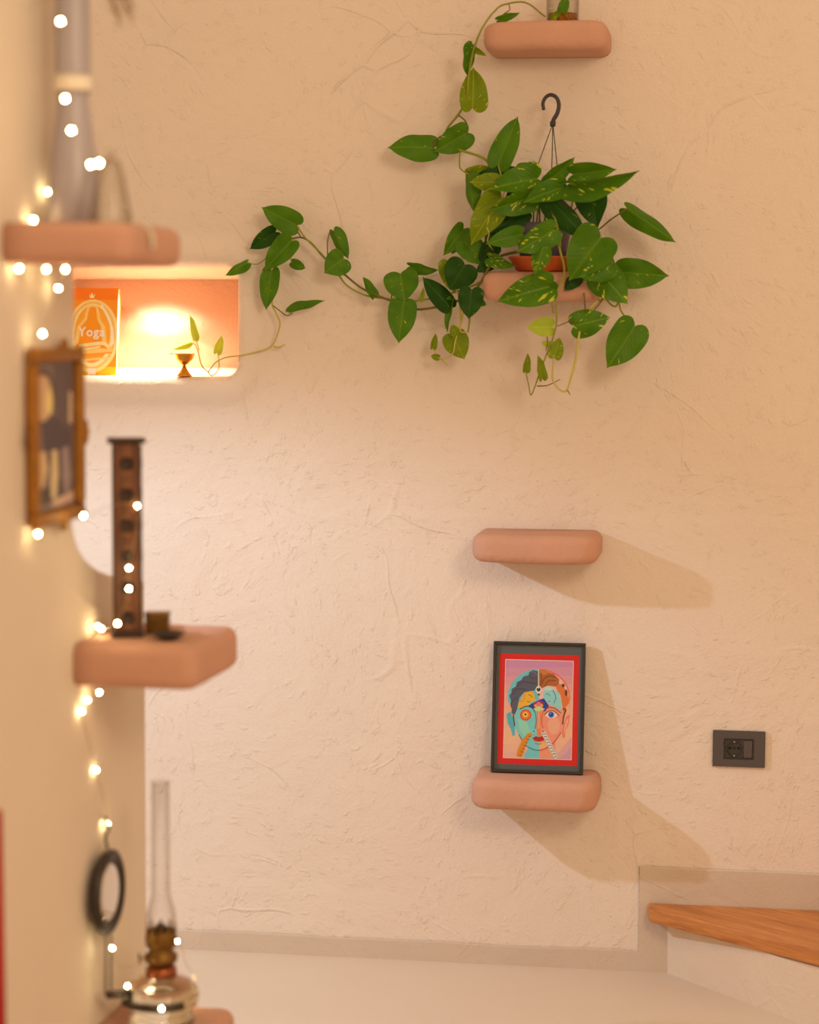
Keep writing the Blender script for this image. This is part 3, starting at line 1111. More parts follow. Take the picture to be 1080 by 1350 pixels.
stem(root, [(638, 362, .12), (650, 345, .13), (660, 330, .12)], .0020, m='stem_dark')
stem(root, [(735, 300, .20), (736, 318, .21), (740, 336, .215), (744, 352, .20), (743, 366, .19), (737, 378, .19), (733, 392, .19), (734, 424, .19), (729, 446, .19), (722, 464, .185), (712, 490, .18), (706, 508, .17), (700, 521, .165), (697, 507, .165), (693, 489, .17)],
     .0024, .0010, m='stem')
stem(root, [(708, 509, .17), (722, 508, .17), (739, 500, .17)], .0013, .0007, name='petiole', m='stem_dark')
stem(root, [(790, 395, .16), (776, 410, .17), (766, 430, .175), (763, 446, .18), (760, 468, .18), (757, 483, .18), (753, 498, .18), (747, 515, .18), (738, 514, .18), (729, 501, .18), (729, 484, .185), (730, 468, .19)], .0026, .0013, m='stem_pale')
stem(root, [(748, 514, .18), (752, 521, .18)], .0013, .0005, name='petiole', m='stem_dark')
stem(root, [(724, 378, .19), (727, 394, .185), (730, 413, .185)], .0018, .0014, name='petiole', m='stem')
stem(root, [(735, 430, .19), (745, 426, .185), (756, 422, .185)], .0010, name='petiole', m='stem_dark')
stem(root, [(721, 440, .18), (722, 452, .185), (720, 462, .185)], .0010, name='petiole', m='stem_dark')
stem(root, [(770, 386, .17), (771, 398, .17), (772, 410, .18)], .0014, name='petiole', m='stem_dark')
stem(root, [(796, 392, .16), (790, 401, .165), (782, 410, .17)], .0014, name='petiole', m='stem_dark')
stem(root, [(790, 380, .15), (804, 400, .15), (812, 404, .15), (816, 399, .14), (819, 410, .13), (828, 422, .12), (836, 431, .12)], .0017, name='petiole', m='stem')
stem(root, [(806, 335, .15), (811, 348, .14), (816, 360, .13), (813, 370, .13), (808, 365, .14), (812, 358, .135), (818, 359, .13)], .0010, name='petiole', m='stem_dark')
stem(root, [(757, 312, .12), (784, 306, .12), (805, 290, .125), (827, 275, .13)], .0015, name='petiole', m='stem_dark')
stem(root, [(745, 300, .14), (752, 280, .15), (755, 262, .17), (752, 242, .20)], .0016, name='petiole')
stem(root, [(730, 305, .14), (745, 290, .14), (765, 268, .14), (776, 243, .14)], .0013, name='petiole', m='stem_dark')
stem(root, [(754, 316, .14), (772, 312, .16), (792, 314, .19)], .0015, name='petiole')
stem(root, [(722, 265, .18), (731, 285, .19), (736, 302, .20)], .0018, name='petiole')
stem(root, [(731, 303, .23), (738, 312, .22), (739, 325, .215)], .0014, name='petiole')
stem(root, [(688, 309, .21), (694, 320, .20), (700, 335, .17)], .0012, name='petiole')
stem(root, [(661, 262, .17), (665, 252, .16), (662, 243, .14)], .0013, name='petiole', m='stem_pale')
stem(root, [(642, 300, .19), (645, 308, .19), (643, 318, .17), (650, 330, .14)], .0013, name='petiole', m='stem_pale')
for k in range(16):
    x0_ = 690 + k * 3.3 + RND.uniform(-2, 2)
    x1_ = x0_ + RND.uniform(-14, 14)
    d_ = RND.uniform(0.06, 0.13)
    stem(root, [(x0_, 300, d_), ((x0_ + x1_) / 2 + RND.uniform(-3, 3), 278, d_), (x1_, RND.uniform(238, 258), d_ + 0.02)], .0016, .0012, name='petiole',
         m=RND.choice(('stem', 'stem_pale', 'stem_dark', 'stem')))

# ---- glass jar on the top shelf, with water and a cutting
z1 = at(717, 27, 0.15).z
jc = at(742, 20, 0.085)
jar = thing('glass_jar', 'clear glass jar of amber water holding a plant cutting on the top shelf', 'jar', (jc.x, -0.085, z1))
link('jar_body', lathe('jar_body', [(0.0, 0.001), (0.032, 0.001), (0.035, 0.004), (0.0355, 0.05), (0.033, 0.062), (0.022, 0.075), (0.02, 0.10), (0.023, 0.105), (0.023, 0.107), (0.0185, 0.106), (0.0175, 0.10), (0.0195, 0.074), (0.0305, 0.061), (0.033, 0.05), (0.0325, 0.006), (0.0, 0.005)], 40), M['glass'], jar)
link('water', lathe('water', [(0.0, 0.0055), (0.032, 0.0065), (0.0325, 0.022), (0.0, 0.022)], 32), M['amber'], jar)
for k in range(6):
    a = k * 1.05
    link('root', tube('root', [(0.02 * cos(a), 0.02 * sin(a), 0.010), (0.008 * cos(a + 1), 0.008 * sin(a + 1), 0.03), (0.003 * cos(a), 0.003 * sin(a), 0.06), (0.01 * cos(a), 0.01 * sin(a), 0.12)], 0.0013, seg=6), M['stem_pale'], jar)
jl = leaf(jar, (741, 15), (748, -6), 14, .125, .13, 'g', 0, 0)
leaf(jar, (727, 24), (742, 12), 9, .12, .125, 'l', 20, 1)

# ================================================================== FRAMED PAINTING
fb_l, fb_r = at(647.5, 1020, 0.062), at(769, 1024, 0.062)
FW = fb_r.x - fb_l.x
FH = FW * 1.415
fz = z4 + 0.0012
lean = math.atan2(0.047, FH)
fr = thing('framed_painting', 'black framed painting of a half blue, half pink face leaning on the wall shelf', 'picture', ((fb_l.x + fb_r.x) / 2, -0.066, fz))
fr.rotation_euler = (-lean, 0, radians(0.6))
bw = 0.0062
for nm, cx_, cz_, sx_, sz_ in (('frame_rail', 0, bw / 2, FW, bw), ('frame_rail', 0, FH - bw / 2, FW, bw), ('frame_rail', -FW / 2 + bw / 2, FH / 2, bw, FH - 2 * bw), ('frame_rail', FW / 2 - bw / 2, FH / 2, bw, FH - 2 * bw)):
    link(nm, rbox(nm, sx_, 0.014, sz_, 0.0012, 2, (cx_, 0, cz_)), M['frame_black'], fr, smooth=False)
link('backing', rbox('backing', FW - 2 * bw, 0.003, FH - 2 * bw, 0, 1, (0, 0.0045, FH / 2)), M['frame_black'], fr, smooth=False)
FX = lambda u: (u - 0.5) * FW
FZ = lambda v_: (1 - v_) * FH


def f3(x, y, z):
    return (FX(x), 0.003 - z, FZ(y))


mat_items = [(flat(92, 92, 90), rect(0.03, 0.02, 0.97, 0.98)), (flat(222, 28, 24), rect(0.066, 0.095, 0.932, 0.938)), (flat(250, 226, 200), rect(0.128, 0.137, 0.872, 0.893))]
me, ms = polys('mount', mat_items, f3)
link('mount', me, ms, fr, smooth=False)['label'] = 'grey and red mount with a thin pale line'
PU0, PU1, PV0, PV1 = 0.134, 0.865, 0.142, 0.888


def pic(x, y):
    """coordinates measured on an enlargement -> fraction of the print"""
    l = 215 - 35 * (y - 10) / 1010
    r = 895 - 20 * (y - 35) / 1005
    u = (x - l) / (r - l)
    v_ = (y - 10 - 25 * u) / 1003
    return (PU0 + (PU1 - PU0) * min(1, max(0, u)), PV0 + (PV1 - PV0) * min(1, max(0, v_)))


def I(c, pts):
    return (flat(*c), [pic(x, y) for x, y in pts])


items = []
for k in range(12):                                  # soft painted ground, pink at top through apricot to mauve
    y0, y1 = 5 + k * 87, 5 + (k + 1) * 87 + 1
    t = k / 11
    if t < 0.35:
        c0, c1, s_ = (208, 138, 168), (240, 168, 142), t / 0.35
    elif t < 0.75:
        c0, c1, s_ = (240, 168, 142), (246, 186, 138), (t - 0.35) / 0.4
    else:
        c0, c1, s_ = (246, 186, 138), (236, 176, 150), (t - 0.75) / 0.25
    c = tuple(int(a + (b - a) * s_) for a, b in zip(c0, c1))
    items.append(I(c, rect(170, y0, 910, y1)))
items += [
    I((226, 166, 160), [(900, 800), (900, 1060), (700, 1060), (780, 930)]),
    I((212, 156, 170), [(900, 900), (900, 1060), (740, 1060), (820, 980)]),
    # aura / head outline
    I((110, 192, 196), [(548, 108)] + ell(548, 400, 318, 292, 20, 268, 172) + [(300, 520), (548, 500)]),
    I((238, 110, 92), [(548, 108)] + ell(548, 400, 316, 294, 20, 272, 372) + [(800, 520), (548, 500)]),
    I((246, 186, 170), [(548, 122)] + ell(548, 400, 302, 276, 20, 272, 372) + [(790, 520), (548, 500)]),
    # ears
    I((88, 176, 186), [(215, 570), (255, 545), (285, 610), (300, 700), (300, 790), (275, 795), (262, 735), (225, 660)]),
    I((238, 128, 104), [(865, 575), (825, 600), (800, 670), (780, 740), (788, 815), (812, 820), (820, 740), (850, 680)]),
    I((250, 176, 150), [(848, 610), (825, 640), (805, 720), (800, 790), (815, 735), (840, 670)]),
    # neck
    I((118, 200, 196), [(440, 900), (548, 930), (548, 1035), (380, 1030)]),
    I((244, 150, 116), [(548, 930), (640, 905), (715, 850), (720, 1045), (548, 1040)]),
    # face halves
    I((124, 202, 194), [(548, 420), (430, 430), (320, 490), (295, 560), (300, 700), (345, 800), (400, 880), (470, 928), (548, 944)]),
    I((248, 148, 118), [(548, 420), (680, 440), (770, 510), (800, 580), (785, 700), (765, 780), (700, 860), (640, 915), (548, 944)]),
    I((150, 210, 180), [(330, 620), (420, 650), (460, 740), (420, 820), (350, 740)]),
    I((254, 170, 136), ell(700, 690, 62, 90)),
    I((252, 176, 120), [(548, 850), (600, 860), (640, 890), (600, 925), (548, 938)]),
    # hair left, dark with curls
    I((92, 88, 100), [(540, 130), (490, 118), (450, 140), (445, 170), (390, 185), (370, 220), (325, 240), (315, 285), (270, 310), (268, 350), (245, 380), (262, 430), (255, 480), (270, 520), (265, 560), (300, 575), (325, 520), (350, 400), (400, 345), (500, 330), (540, 280)]),
    I((66, 62, 76), stroke([(320, 290), (380, 240), (460, 250), (530, 260)], 9)), I((66, 62, 76), stroke([(275, 370), (330, 310), (420, 320)], 9)),
    I((66, 62, 76), stroke([(262, 470), (290, 420), (330, 390)], 8)), I((66, 62, 76), stroke([(450, 165), (480, 205), (530, 200)], 8)),
    I((126, 120, 136), stroke([(470, 135), (505, 140), (525, 165)], 7)),
    # hair right, chestnut bun and waves
    I((182, 98, 44), [(552, 125), (600, 115), (640, 140), (700, 160), (755, 215), (750, 265), (720, 290), (640, 280), (570, 310), (552, 270)]),
    I((206, 124, 58), ell(600, 140, 40, 28)), I((112, 62, 34), stroke([(580, 270), (600, 210), (660, 180), (720, 200)], 9)),
    I((112, 62, 34), stroke([(610, 280), (650, 230), (720, 230)], 8)), I((112, 62, 34), stroke([(560, 290), (575, 220), (570, 150)], 8)),
    I((226, 118, 54), [(720, 290), (760, 260), (800, 290), (830, 350), (850, 410), (850, 470), (820, 500), (830, 540), (800, 580), (790, 520), (780, 450), (770, 380), (735, 330)]),
    I((96, 66, 42), ell(825, 355, 14, 34)), I((96, 66, 42), ell(795, 280, 16, 20)), I((96, 66, 42), stroke([(790, 520), (820, 530), (800, 600), (790, 680)], 14)),
    I((96, 66, 42), stroke([(285, 570), (290, 630), (298, 690)], 12)),
    # two small faces on the brow
    I((250, 176, 48), [(335, 500), (340, 450), (370, 420), (385, 365), (430, 340), (480, 335), (505, 370), (500, 400), (520, 430), (470, 440), (440, 480), (400, 490), (370, 520)]),
    I((232, 140, 30), stroke([(345, 440), (395, 430), (400, 360)], 8)), I((120, 62, 20), stroke([(440, 370), (465, 380), (480, 400)], 6)), I((120, 62, 20), stroke([(425, 440), (455, 445)], 6)),
    I((150, 208, 208), [(590, 400), (600, 340), (640, 310), (690, 330), (740, 330), (760, 400), (775, 450), (770, 540), (720, 500), (660, 480), (620, 440)]),
    I((70, 130, 160), stroke([(690, 325), (720, 400), (700, 460)], 8)), I((60, 96, 140), stroke([(615, 370), (645, 365), (660, 390)], 6)), I((186, 220, 214), ell(640, 310, 44, 22)), I((60, 96, 140), stroke([(640, 440), (665, 440)], 6)),
    # brow jewel and lotus
    I((34, 62, 150), [(435, 490), (480, 460), (550, 425), (600, 410), (650, 490), (610, 545), (560, 500), (500, 520)]),
    I((170, 36, 90), [(490, 460), (550, 425), (600, 460), (590, 500), (500, 500)]), I((244, 170, 60), ell(545, 485, 46, 24)), I((236, 110, 130), ell(545, 470, 24, 24)),
    I((206, 214, 150), [(480, 520), (545, 490), (612, 520), (545, 545)]),
    # parting chain and drop
    I((224, 222, 214), stroke([(545, 110), (545, 200), (543, 280)], 8)), I((236, 232, 226), ell(545, 320, 30, 38)), I((52, 54, 78), ell(545, 318, 20, 22)), I((240, 238, 230), ell(545, 298, 9, 9)), I((90, 30, 50), ell(548, 372, 12, 9)),
    # brows, nose
    I((70, 40, 96), stroke([(350, 520), (420, 490), (480, 510), (510, 560)], 9)), I((120, 60, 60), stroke([(590, 555), (630, 510), (700, 510), (770, 560)], 7)),
    I((240, 130, 74), [(528, 545), (566, 545), (560, 700), (568, 790), (530, 790), (520, 700)]), I((250, 174, 122), stroke([(547, 550), (545, 720)], 14)),
    I((70, 140, 160), stroke([(505, 540), (520, 640), (500, 740)], 9)), I((214, 90, 74), stroke([(585, 560), (575, 660), (600, 740)], 8)),
    I((136, 206, 202), ell(495, 752, 32, 30)), I((246, 160, 132), ell(594, 750, 32, 30)), I((60, 70, 80), ell(495, 748, 8, 7)), I((60, 50, 60), ell(588, 748, 8, 7)),
    # eyes
    I((226, 84, 40), ell(412, 580, 58, 58)), I((246, 130, 50), ell(412, 578, 42, 42)), I((252, 206, 90), ell(410, 575, 26, 26)), I((60, 26, 18), ell(410, 574, 11, 11)),
    I((250, 230, 220), [(610, 585), (650, 550), (690, 545), (730, 575), (740, 590), (700, 612), (650, 612)]), I((36, 92, 186), ell(673, 578, 30, 30)), I((24, 44, 120), ell(673, 578, 14, 14)), I((180, 214, 240), ell(668, 570, 5, 5)),
    I((120, 50, 50), stroke([(600, 580), (640, 545), (700, 540), (755, 590)], 6)),
    # mouth, chin line
    I((200, 30, 26), [(480, 815), (515, 798), (548, 806), (575, 798), (612, 815), (590, 845), (545, 856), (500, 845)]), I((130, 14, 16), stroke([(484, 817), (548, 822), (608, 817)], 5)),
    I((170, 60, 50), stroke([(505, 872), (548, 880), (572, 872)], 6)),
    I((64, 110, 140), stroke([(340, 780), (400, 880), (480, 930), (550, 944)], 8)), I((190, 56, 56), stroke([(550, 944), (640, 912), (710, 850), (775, 760)], 8)),
    # two hands/plaits at the nose
    I((226, 138, 36), [(430, 770), (470, 760), (480, 790), (440, 820), (415, 880), (395, 940), (370, 1010), (312, 1005), (330, 930), (370, 840)]),
]
for k in range(7):
    t = k / 6
    items.append(I((180, 84, 26), ell(440 - 100 * t + 12, 800 + 190 * t, 10, 8)))
for k in range(9):
    t = k / 8
    x, y = 600 + 118 * t, 775 + 235 * t
    items.append(I((222, 216, 208), ell(x, y, 26, 20)))
    items.append(I((96, 96, 104), stroke([(x - 18, y + 6), (x, y - 4), (x + 18, y + 6)], 7)))
me, ms = polys('print', items, f3, dz=0.00001, z0=0.0008)
link('print', me, ms, fr, smooth=False)
m_ = thin_glass('picture_glass')
link('glass_pane', rbox('glass_pane', FW - 2 * bw, 0.0012, FH - 2 * bw, 0, 1, (0, -0.0026, FH / 2)), m_, fr, smooth=False)

# ================================================================== OUTLET
oc = (at(940, 985) + at(1009, 988)) / 2
pw = at(1009, 988).x - at(940, 985).x
out = thing('power_outlet', 'dark grey wall socket plate with a round socket and blank module, right of the painting', 'socket', (oc.x, -0.003, at(975, 986.5).z))
ph = pw * 0.70
bm = bmesh.new()


def ringplate(w1, h1, w2, h2, ox, y0, y1):
    """plate w1 x h1 with a rectangular opening w2 x h2 offset ox"""
    bm = bmesh.new()
    o4 = [(-w1 / 2, -h1 / 2), (w1 / 2, -h1 / 2), (w1 / 2, h1 / 2), (-w1 / 2, h1 / 2)]
    i4 = [(ox - w2 / 2, -h2 / 2), (ox + w2 / 2, -h2 / 2), (ox + w2 / 2, h2 / 2), (ox - w2 / 2, h2 / 2)]
    fo = [bm.verts.new((x, y1, z)) for x, z in o4]
    fi = [bm.verts.new((x, y1, z)) for x, z in i4]
    bo = [bm.verts.new((x, y0, z)) for x, z in o4]
    bi = [bm.verts.new((x, y0, z)) for x, z in i4]
    for k in range(4):
        q = (k + 1) % 4
        bm.faces.new((fo[k], fo[q], fi[q], fi[k]))
        bm.faces.new((fo[k], bo[k], bo[q], fo[q]))
        bm.faces.new((fi[k], fi[q], bi[q], bi[k]))
    bmesh.ops.bevel(bm, geom=[e for e in bm.edges if all(abs(v_.co.y - y1) < 1e-6 for v_ in e.verts)], offset=0.001, segments=2, affect='EDGES')
    return bm


link('cover_plate', from_bm('cover_plate', ringplate(pw, ph, 0.0655, 0.0455, -0.0005, 0.0, -0.007)), M['outlet'], out, smooth=False)
link('inner_frame', from_bm('inner_frame', ringplate(0.065, 0.045, 0.060, 0.040, 0, 0.0, -0.0085)), M['outlet_dark'], out, smooth=False)['label'] = 'black inner frame'
# socket module: square face with a round well
bm = bmesh.new()
sq, r_w = 0.0385, 0.0175
cx_ = -0.0103
prev = None
seg = 32
rings = []
for (rr, y) in ((None, -0.0078), (r_w, -0.0078), (r_w - 0.0008, -0.003), (0.0, -0.003)):
    rg = []
    for k in range(seg):
        a = 2 * pi * k / seg + pi / 4
        dx, dz = cos(a), sin(a)
        if rr is None:
            s_ = (sq / 2) / max(abs(dx), abs(dz))
            rg.append(bm.verts.new((cx_ + dx * s_, y, dz * s_)))
        elif rr == 0.0:
            rg.append(bm.verts.new((cx_ + dx * 1e-5, y, dz * 1e-5)))
        else:
            rg.append(bm.verts.new((cx_ + dx * rr, y, dz * rr)))
    rings.append(rg)
for i in range(3):
    for k in range(seg):
        q = (k + 1) % seg
        bm.faces.new((rings[i][k], rings[i][q], rings[i + 1][q], rings[i + 1][k]))
bmesh.ops.remove_doubles(bm, verts=bm.verts, dist=1e-4)
link('socket_module', from_bm('socket_module', bm), M['outlet_dark'], out, smooth=False)
for dx, sx_ in ((-0.0095, 0.0065), (0, 0.0035), (0.0095, 0.0065)):
    link('pin_hole', rbox('pin_hole', sx_, 0.0012, 0.0042, 0.0005, 2, (cx_ + dx, -0.0033, 0.001)), M['hole'], out, smooth=False)
for s_ in (1, -1):
    link('earth_clip', rbox('earth_clip', 0.004, 0.004, 0.0025, 0.0006, 2, (cx_, -0.0045, s_ * 0.0158)), M['steel'], out, smooth=False)
link('blank_module', rbox('blank_module', 0.0185, 0.008, 0.0385, 0.0008, 2, (0.0197, -0.0040, 0)), M['outlet'], out, smooth=False)

# ================================================================== NICHE CONTENTS
nfz = nb_ + 0.0012                                     # floor of the niche
bk = at(153, 440, -0.055)
BW, BH = 0.150, at(130, 379, -0.055).z - nfz
BK = thing('yoga_book', 'orange yoga book with a glowing seated figure on its cover, standing in the wall niche', 'book', (bk.x - BW / 2 * cos(0.12), 0.060, nfz))
BK.rotation_euler = (radians(-5), 0, radians(-6))
link('pages', rbox('pages', BW - 0.004, 0.012, BH - 0.005, 0, 1, (0, 0.0075, BH / 2)), M['paper'], BK, smooth=False)
me = rbox('cover', BW, 0.0012, BH, 0.0002, 1, (0, 0.0008, BH / 2))
link('cover', me, flat(250, 142, 20), BK, smooth=False)
link('cover', rbox('cover', BW, 0.0012, BH, 0.0002, 1, (0, 0.0142, BH / 2)), flat(250, 142, 20), BK, smooth=False)['label'] = 'back cover'
# cover print; u 0..1 left to right, v 0..1 top to bottom
# on the enlargement: right edge x=485, scale 7.7/px; cover width ~ BW
cu = lambda x: 1 - (485 - x) / 7.71 / (BW * 585)
cv_ = lambda y: (y - 305) / (1165 - 305)


def b3(x, y, z):
    return ((x - 0.5) * BW, 0.0002 - z, (1 - y) * BH)


def BI(c, pts):
    return (flat(*c), [(min(0.995, max(0.005, cu(x))), min(0.995, max(0.005, cv_(y)))) for x, y in pts])


bi = [BI((250, 120, 8), rect(-600, 305, 485, 420)), BI((226, 176, 20), rect(-600, 1080, 485, 1165)),
      BI((253, 208, 136), ell(205, 780, 300, 360, 40)), BI((252, 184, 86), ell(205, 770, 262, 335, 40)), BI((253, 220, 160), ell(205, 775, 235, 310, 40)), BI((251, 160, 36), ell(205, 760, 205, 285, 40)),
      BI((253, 196, 110), [(205, 470), (150, 480), (120, 560), (110, 610), (40, 680), (0, 860), (-60, 900), (-40, 960), (205, 950), (440, 950), (420, 880), (370, 850), (350, 690), (290, 610), (280, 560), (260, 490)]),
      BI((249, 146, 16), [(205, 490), (165, 500), (150, 570), (140, 620), (80, 680), (50, 850), (0, 905), (205, 890), (390, 905), (370, 890), (320, 850), (300, 680), (260, 620), (250, 560), (240, 500)]),
      BI((252, 214, 150), stroke([(60, 880), (200, 860), (330, 850), (400, 890)], 34)), BI((252, 214, 150), stroke([(-20, 930), (180, 900), (300, 880)], 16)),
      BI((252, 224, 190), stroke([(300, 470), (380, 600), (430, 720), (440, 860)], 24)), BI((250, 150, 30), stroke([(-60, 1000), (200, 960), (430, 940)], 14)), BI((252, 200, 130), stroke([(-60, 1040), (200, 1010), (420, 990)], 20)),
      BI((253, 222, 150), [(160, 360), (175, 385), (190, 350), (205, 385), (222, 360), (215, 405), (170, 405)]), BI((253, 222, 150), stroke([(170, 425), (200, 430), (235, 420)], 10)),
      BI((255, 246, 236), rect(165, 1095, 255, 1160))]
me, ms = polys('cover_print', bi, b3, dz=0.00002, z0=0.0001)
link('cover_print', me, ms, BK, smooth=False)
tcv = bpy.data.curves.new('title', 'FONT')
tcv.body = 'Yoga'
tcv.size = 0.030
tcv.offset = 0.0007
tcv.extrude = 0.0002
tcv.space_character = 1.12
tcv.align_x = 'CENTER'
to = bpy.data.objects.new('tmp', tcv)
COL.objects.link(to)
dg = bpy.context.evaluated_depsgraph_get()
me = bpy.data.meshes.new_from_object(to.evaluated_get(dg))
bpy.data.objects.remove(to)
me.transform(Matrix.Rotation(pi / 2, 4, 'X'))
o = link('title_lettering', me, flat(255, 244, 232), BK, loc=((cu(198) - 0.5) * BW, -0.0008, (1 - cv_(780)) * BH), smooth=False)

# brass bowl
bc = at_z(243, 494, nfz)
cup = thing('brass_cup', 'small brass footed cup standing in the lit wall niche', 'cup', (at(243, 480, -0.02).x, 0.02, nfz + 0.0005))
link('foot', lathe('foot', [(0.0, 0.0), (0.0175, 0.0), (0.0175, 0.002), (0.012, 0.008), (0.0055, 0.019), (0.0035, 0.024), (0.0, 0.024)], 32), M['brass'], cup)
link('bowl', lathe('bowl', [(0.0, 0.0235), (0.004, 0.024), (0.0042, 0.026), (0.012, 0.030), (0.021, 0.040), (0.0245, 0.051), (0.0255, 0.052), (0.0235, 0.052), (0.0195, 0.041), (0.011, 0.033), (0.0, 0.031)], 40), M['brass'], cup)
link('lip', rbox('lip', 0.018, 0.010, 0.002, 0.0009, 2, (-0.027, 0, 0.0515)), M['brass'], cup)

# ================================================================== LEFT PARTITION THINGS
ROT = -LA


def lroot(name, label, cat, px, py, z=None, p=None, rz=0.0, group=None):
    P = at_z(px, py, z) if z is not None else at_l(px, py, p)
    return thing(name, label, cat, tuple(P), ROT + rz, group)


# ---- gilt frame with an old portrait, flat on the partition: local x = out of the wall, y = along it
A = l_coords(at_l(30, 460))
B = l_coords(at_l(98, 455))
C_ = l_coords(at_l(30, 698))
s0, s1 = A[0], B[0] - 0.004
zt0, zb0 = A[2], C_[2]
gh, gw = zt0 - zb0, s1 - s0
gp = thing('gilt_picture', 'small ornate gilt frame with a dark old portrait, hung on the left partition', 'picture', tuple(LW(s0, 0.0, zb0)), ROT)
gb = 0.023
for (cy, cz, sy, sz) in ((gw / 2, gb / 2, gw, gb), (gw / 2, gh - gb / 2, gw, gb), (gb / 2, gh / 2, gb, gh - 2 * gb), (gw - gb / 2, gh / 2, gb, gh - 2 * gb)):
    link('frame_rail', rbox('frame_rail', 0.020, sy, sz, 0.006, 3, (0.0115, cy, cz)), M['gilt'], gp)


def boss(y, z, r):
    bm = bmesh.new()
    for k in range(7):
        a = 2 * pi * k / 6
        rr = r * (0.55 if k < 6 else 0.8)
        ce = Vector((0.016, y + (r * 0.6 * cos(a) if k < 6 else 0), z + (r * 0.75 * sin(a) if k < 6 else 0)))
        bmesh.ops.create_uvsphere(bm, u_segments=12, v_segments=8, radius=rr, matrix=Matrix.Translation(ce) @ Matrix.Diagonal((0.7, 1, 1, 1)))
    return from_bm('ornament', bm)


for (y, z, r) in ((gw / 2 + 0.03, gh + 0.002, 0.012), (gw / 2 + 0.02, -0.002, 0.012), (gw - 0.001, gh / 2, 0.019), (0.004, gh / 2, 0.016), (0.01, 0.01, 0.012), (gw - 0.01, 0.01, 0.012), (0.01, gh - 0.01, 0.012), (gw - 0.01, gh - 0.01, 0.012)):
    link('ornament', boss(y, z, r), M['gilt'], gp)
link('backing', rbox('backing', 0.004, gw - 2 * gb + 0.004, gh - 2 * gb + 0.004, 0, 1, (0.0045, gw / 2, gh / 2)), M['frame_black'], gp, smooth=False)
iw, ih = gw - 2 * gb, gh - 2 * gb


def g3(x, y, z):
    return (0.0068 + z, gb + x * iw, gb + (1 - y) * ih)


gi = [(flat(128, 104, 96), rect(0, 0, 1, 1)), (flat(98, 78, 76), [(0.5, 0.02), (0.98, 0.03), (0.97, 0.97), (0.6, 0.97)]), (flat(92, 68, 60), ell(0.26, 0.23, 0.29, 0.19)), (flat(206, 158, 116), ell(0.25, 0.24, 0.22, 0.155)), (flat(232, 196, 116), ell(0.40, 0.27, 0.08, 0.09)),
      (flat(84, 68, 70), [(0.2, 0.42), (0.55, 0.36), (0.9, 0.5), (0.95, 0.8), (0.7, 0.95), (0.5, 0.75), (0.25, 0.62)]), (flat(214, 170, 118), [(0.02, 0.60), (0.30, 0.60), (0.33, 0.72), (0.22, 0.84), (0.03, 0.86)]),
      (flat(212, 176, 126), [(0.44, 0.60), (0.58, 0.60), (0.60, 0.78), (0.50, 0.95), (0.42, 0.90)]), (flat(150, 124, 118), [(0.68, 0.60), (0.86, 0.58), (0.92, 0.8), (0.8, 0.95), (0.7, 0.8)]), (flat(120, 66, 44), [(0.0, 0.4), (0.12, 0.42), (0.15, 0.5), (0.0, 0.52)]),
      (flat(190, 146, 120), [(0.4, 0.96), (0.6, 0.93), (0.98, 0.90), (0.98, 0.97), (0.5, 0.99)]), (flat(196, 160, 128), [(0.88, 0.2), (0.96, 0.22), (0.96, 0.44), (0.86, 0.42)]), (flat(80, 60, 56), [(0.1, 0.86), (0.4, 0.84), (0.42, 0.95), (0.12, 0.97)])]
me, ms = polys('portrait', gi, g3, dz=0.00005)
link('portrait', me, ms, gp, smooth=False)

# ---- carved wooden incense tower
tw = lroot('incense_tower', 'tall dark carved wooden incense tower on the middle left shelf', 'incense burner', 168, 838, z=zB + 0.001, rz=radians(20))
dist = (Vector(tw.location) - EYE).length
tH = 262 / (F / (dist * 0.985))
tW = 0.050
link('base', rbox('base', 0.056, 0.056, 0.012, 0.002, 2, (0, 0, 0.006)), M['tower_dark'], tw, smooth=False)
link('shaft', rbox('shaft', tW, tW, tH - 0.02, 0.002, 2, (0, 0, 0.012 + (tH - 0.02) / 2)), M['tower_wood'], tw, smooth=False)
link('cap', rbox('cap', 0.066, 0.066, 0.008, 0.002, 2, (0, 0, tH - 0.004)), M['tower_dark'], tw, smooth=False)
for sx_, sy_ in ((0, -1), (1, 0)):
    for k in range(6):
        z = tH * (0.10 + 0.155 * k)
        o = link('carved_hole', lathe('carved_hole', [(0.0, 0.0), (0.0105, 0.0), (0.0125, 0.0012), (0.0105, 0.0022), (0.0095, 0.001), (0.0, 0.0008)], 20), M['tower_dark'], tw,
                 loc=(sx_ * tW / 2, sy_ * tW / 2, z), rot=(pi / 2, 0, pi / 2 if sx_ else 0))
        for dz in (-0.5, 0.5):
            link('inlay', rbox('inlay', 0.012 if sy_ else 0.0016, 0.0016 if sy_ else 0.012, 0.006, 0.0006, 1, (sx_ * tW / 2, sy_ * tW / 2, z + dz * 0.030)), M['tower_light'], tw, smooth=False)
    for e in (-1, 1):
        link('edge_strip', rbox('edge_strip', 0.004 if sy_ else 0.002, 0.002 if sy_ else 0.004, tH - 0.024, 0.0006, 1, (sx_ * tW / 2 + (e * (tW / 2 - 0.003) if sy_ else 0), sy_ * tW / 2 + (e * (tW / 2 - 0.003) if sx_ else 0), tH / 2)), M['tower_dark'], tw, smooth=False)

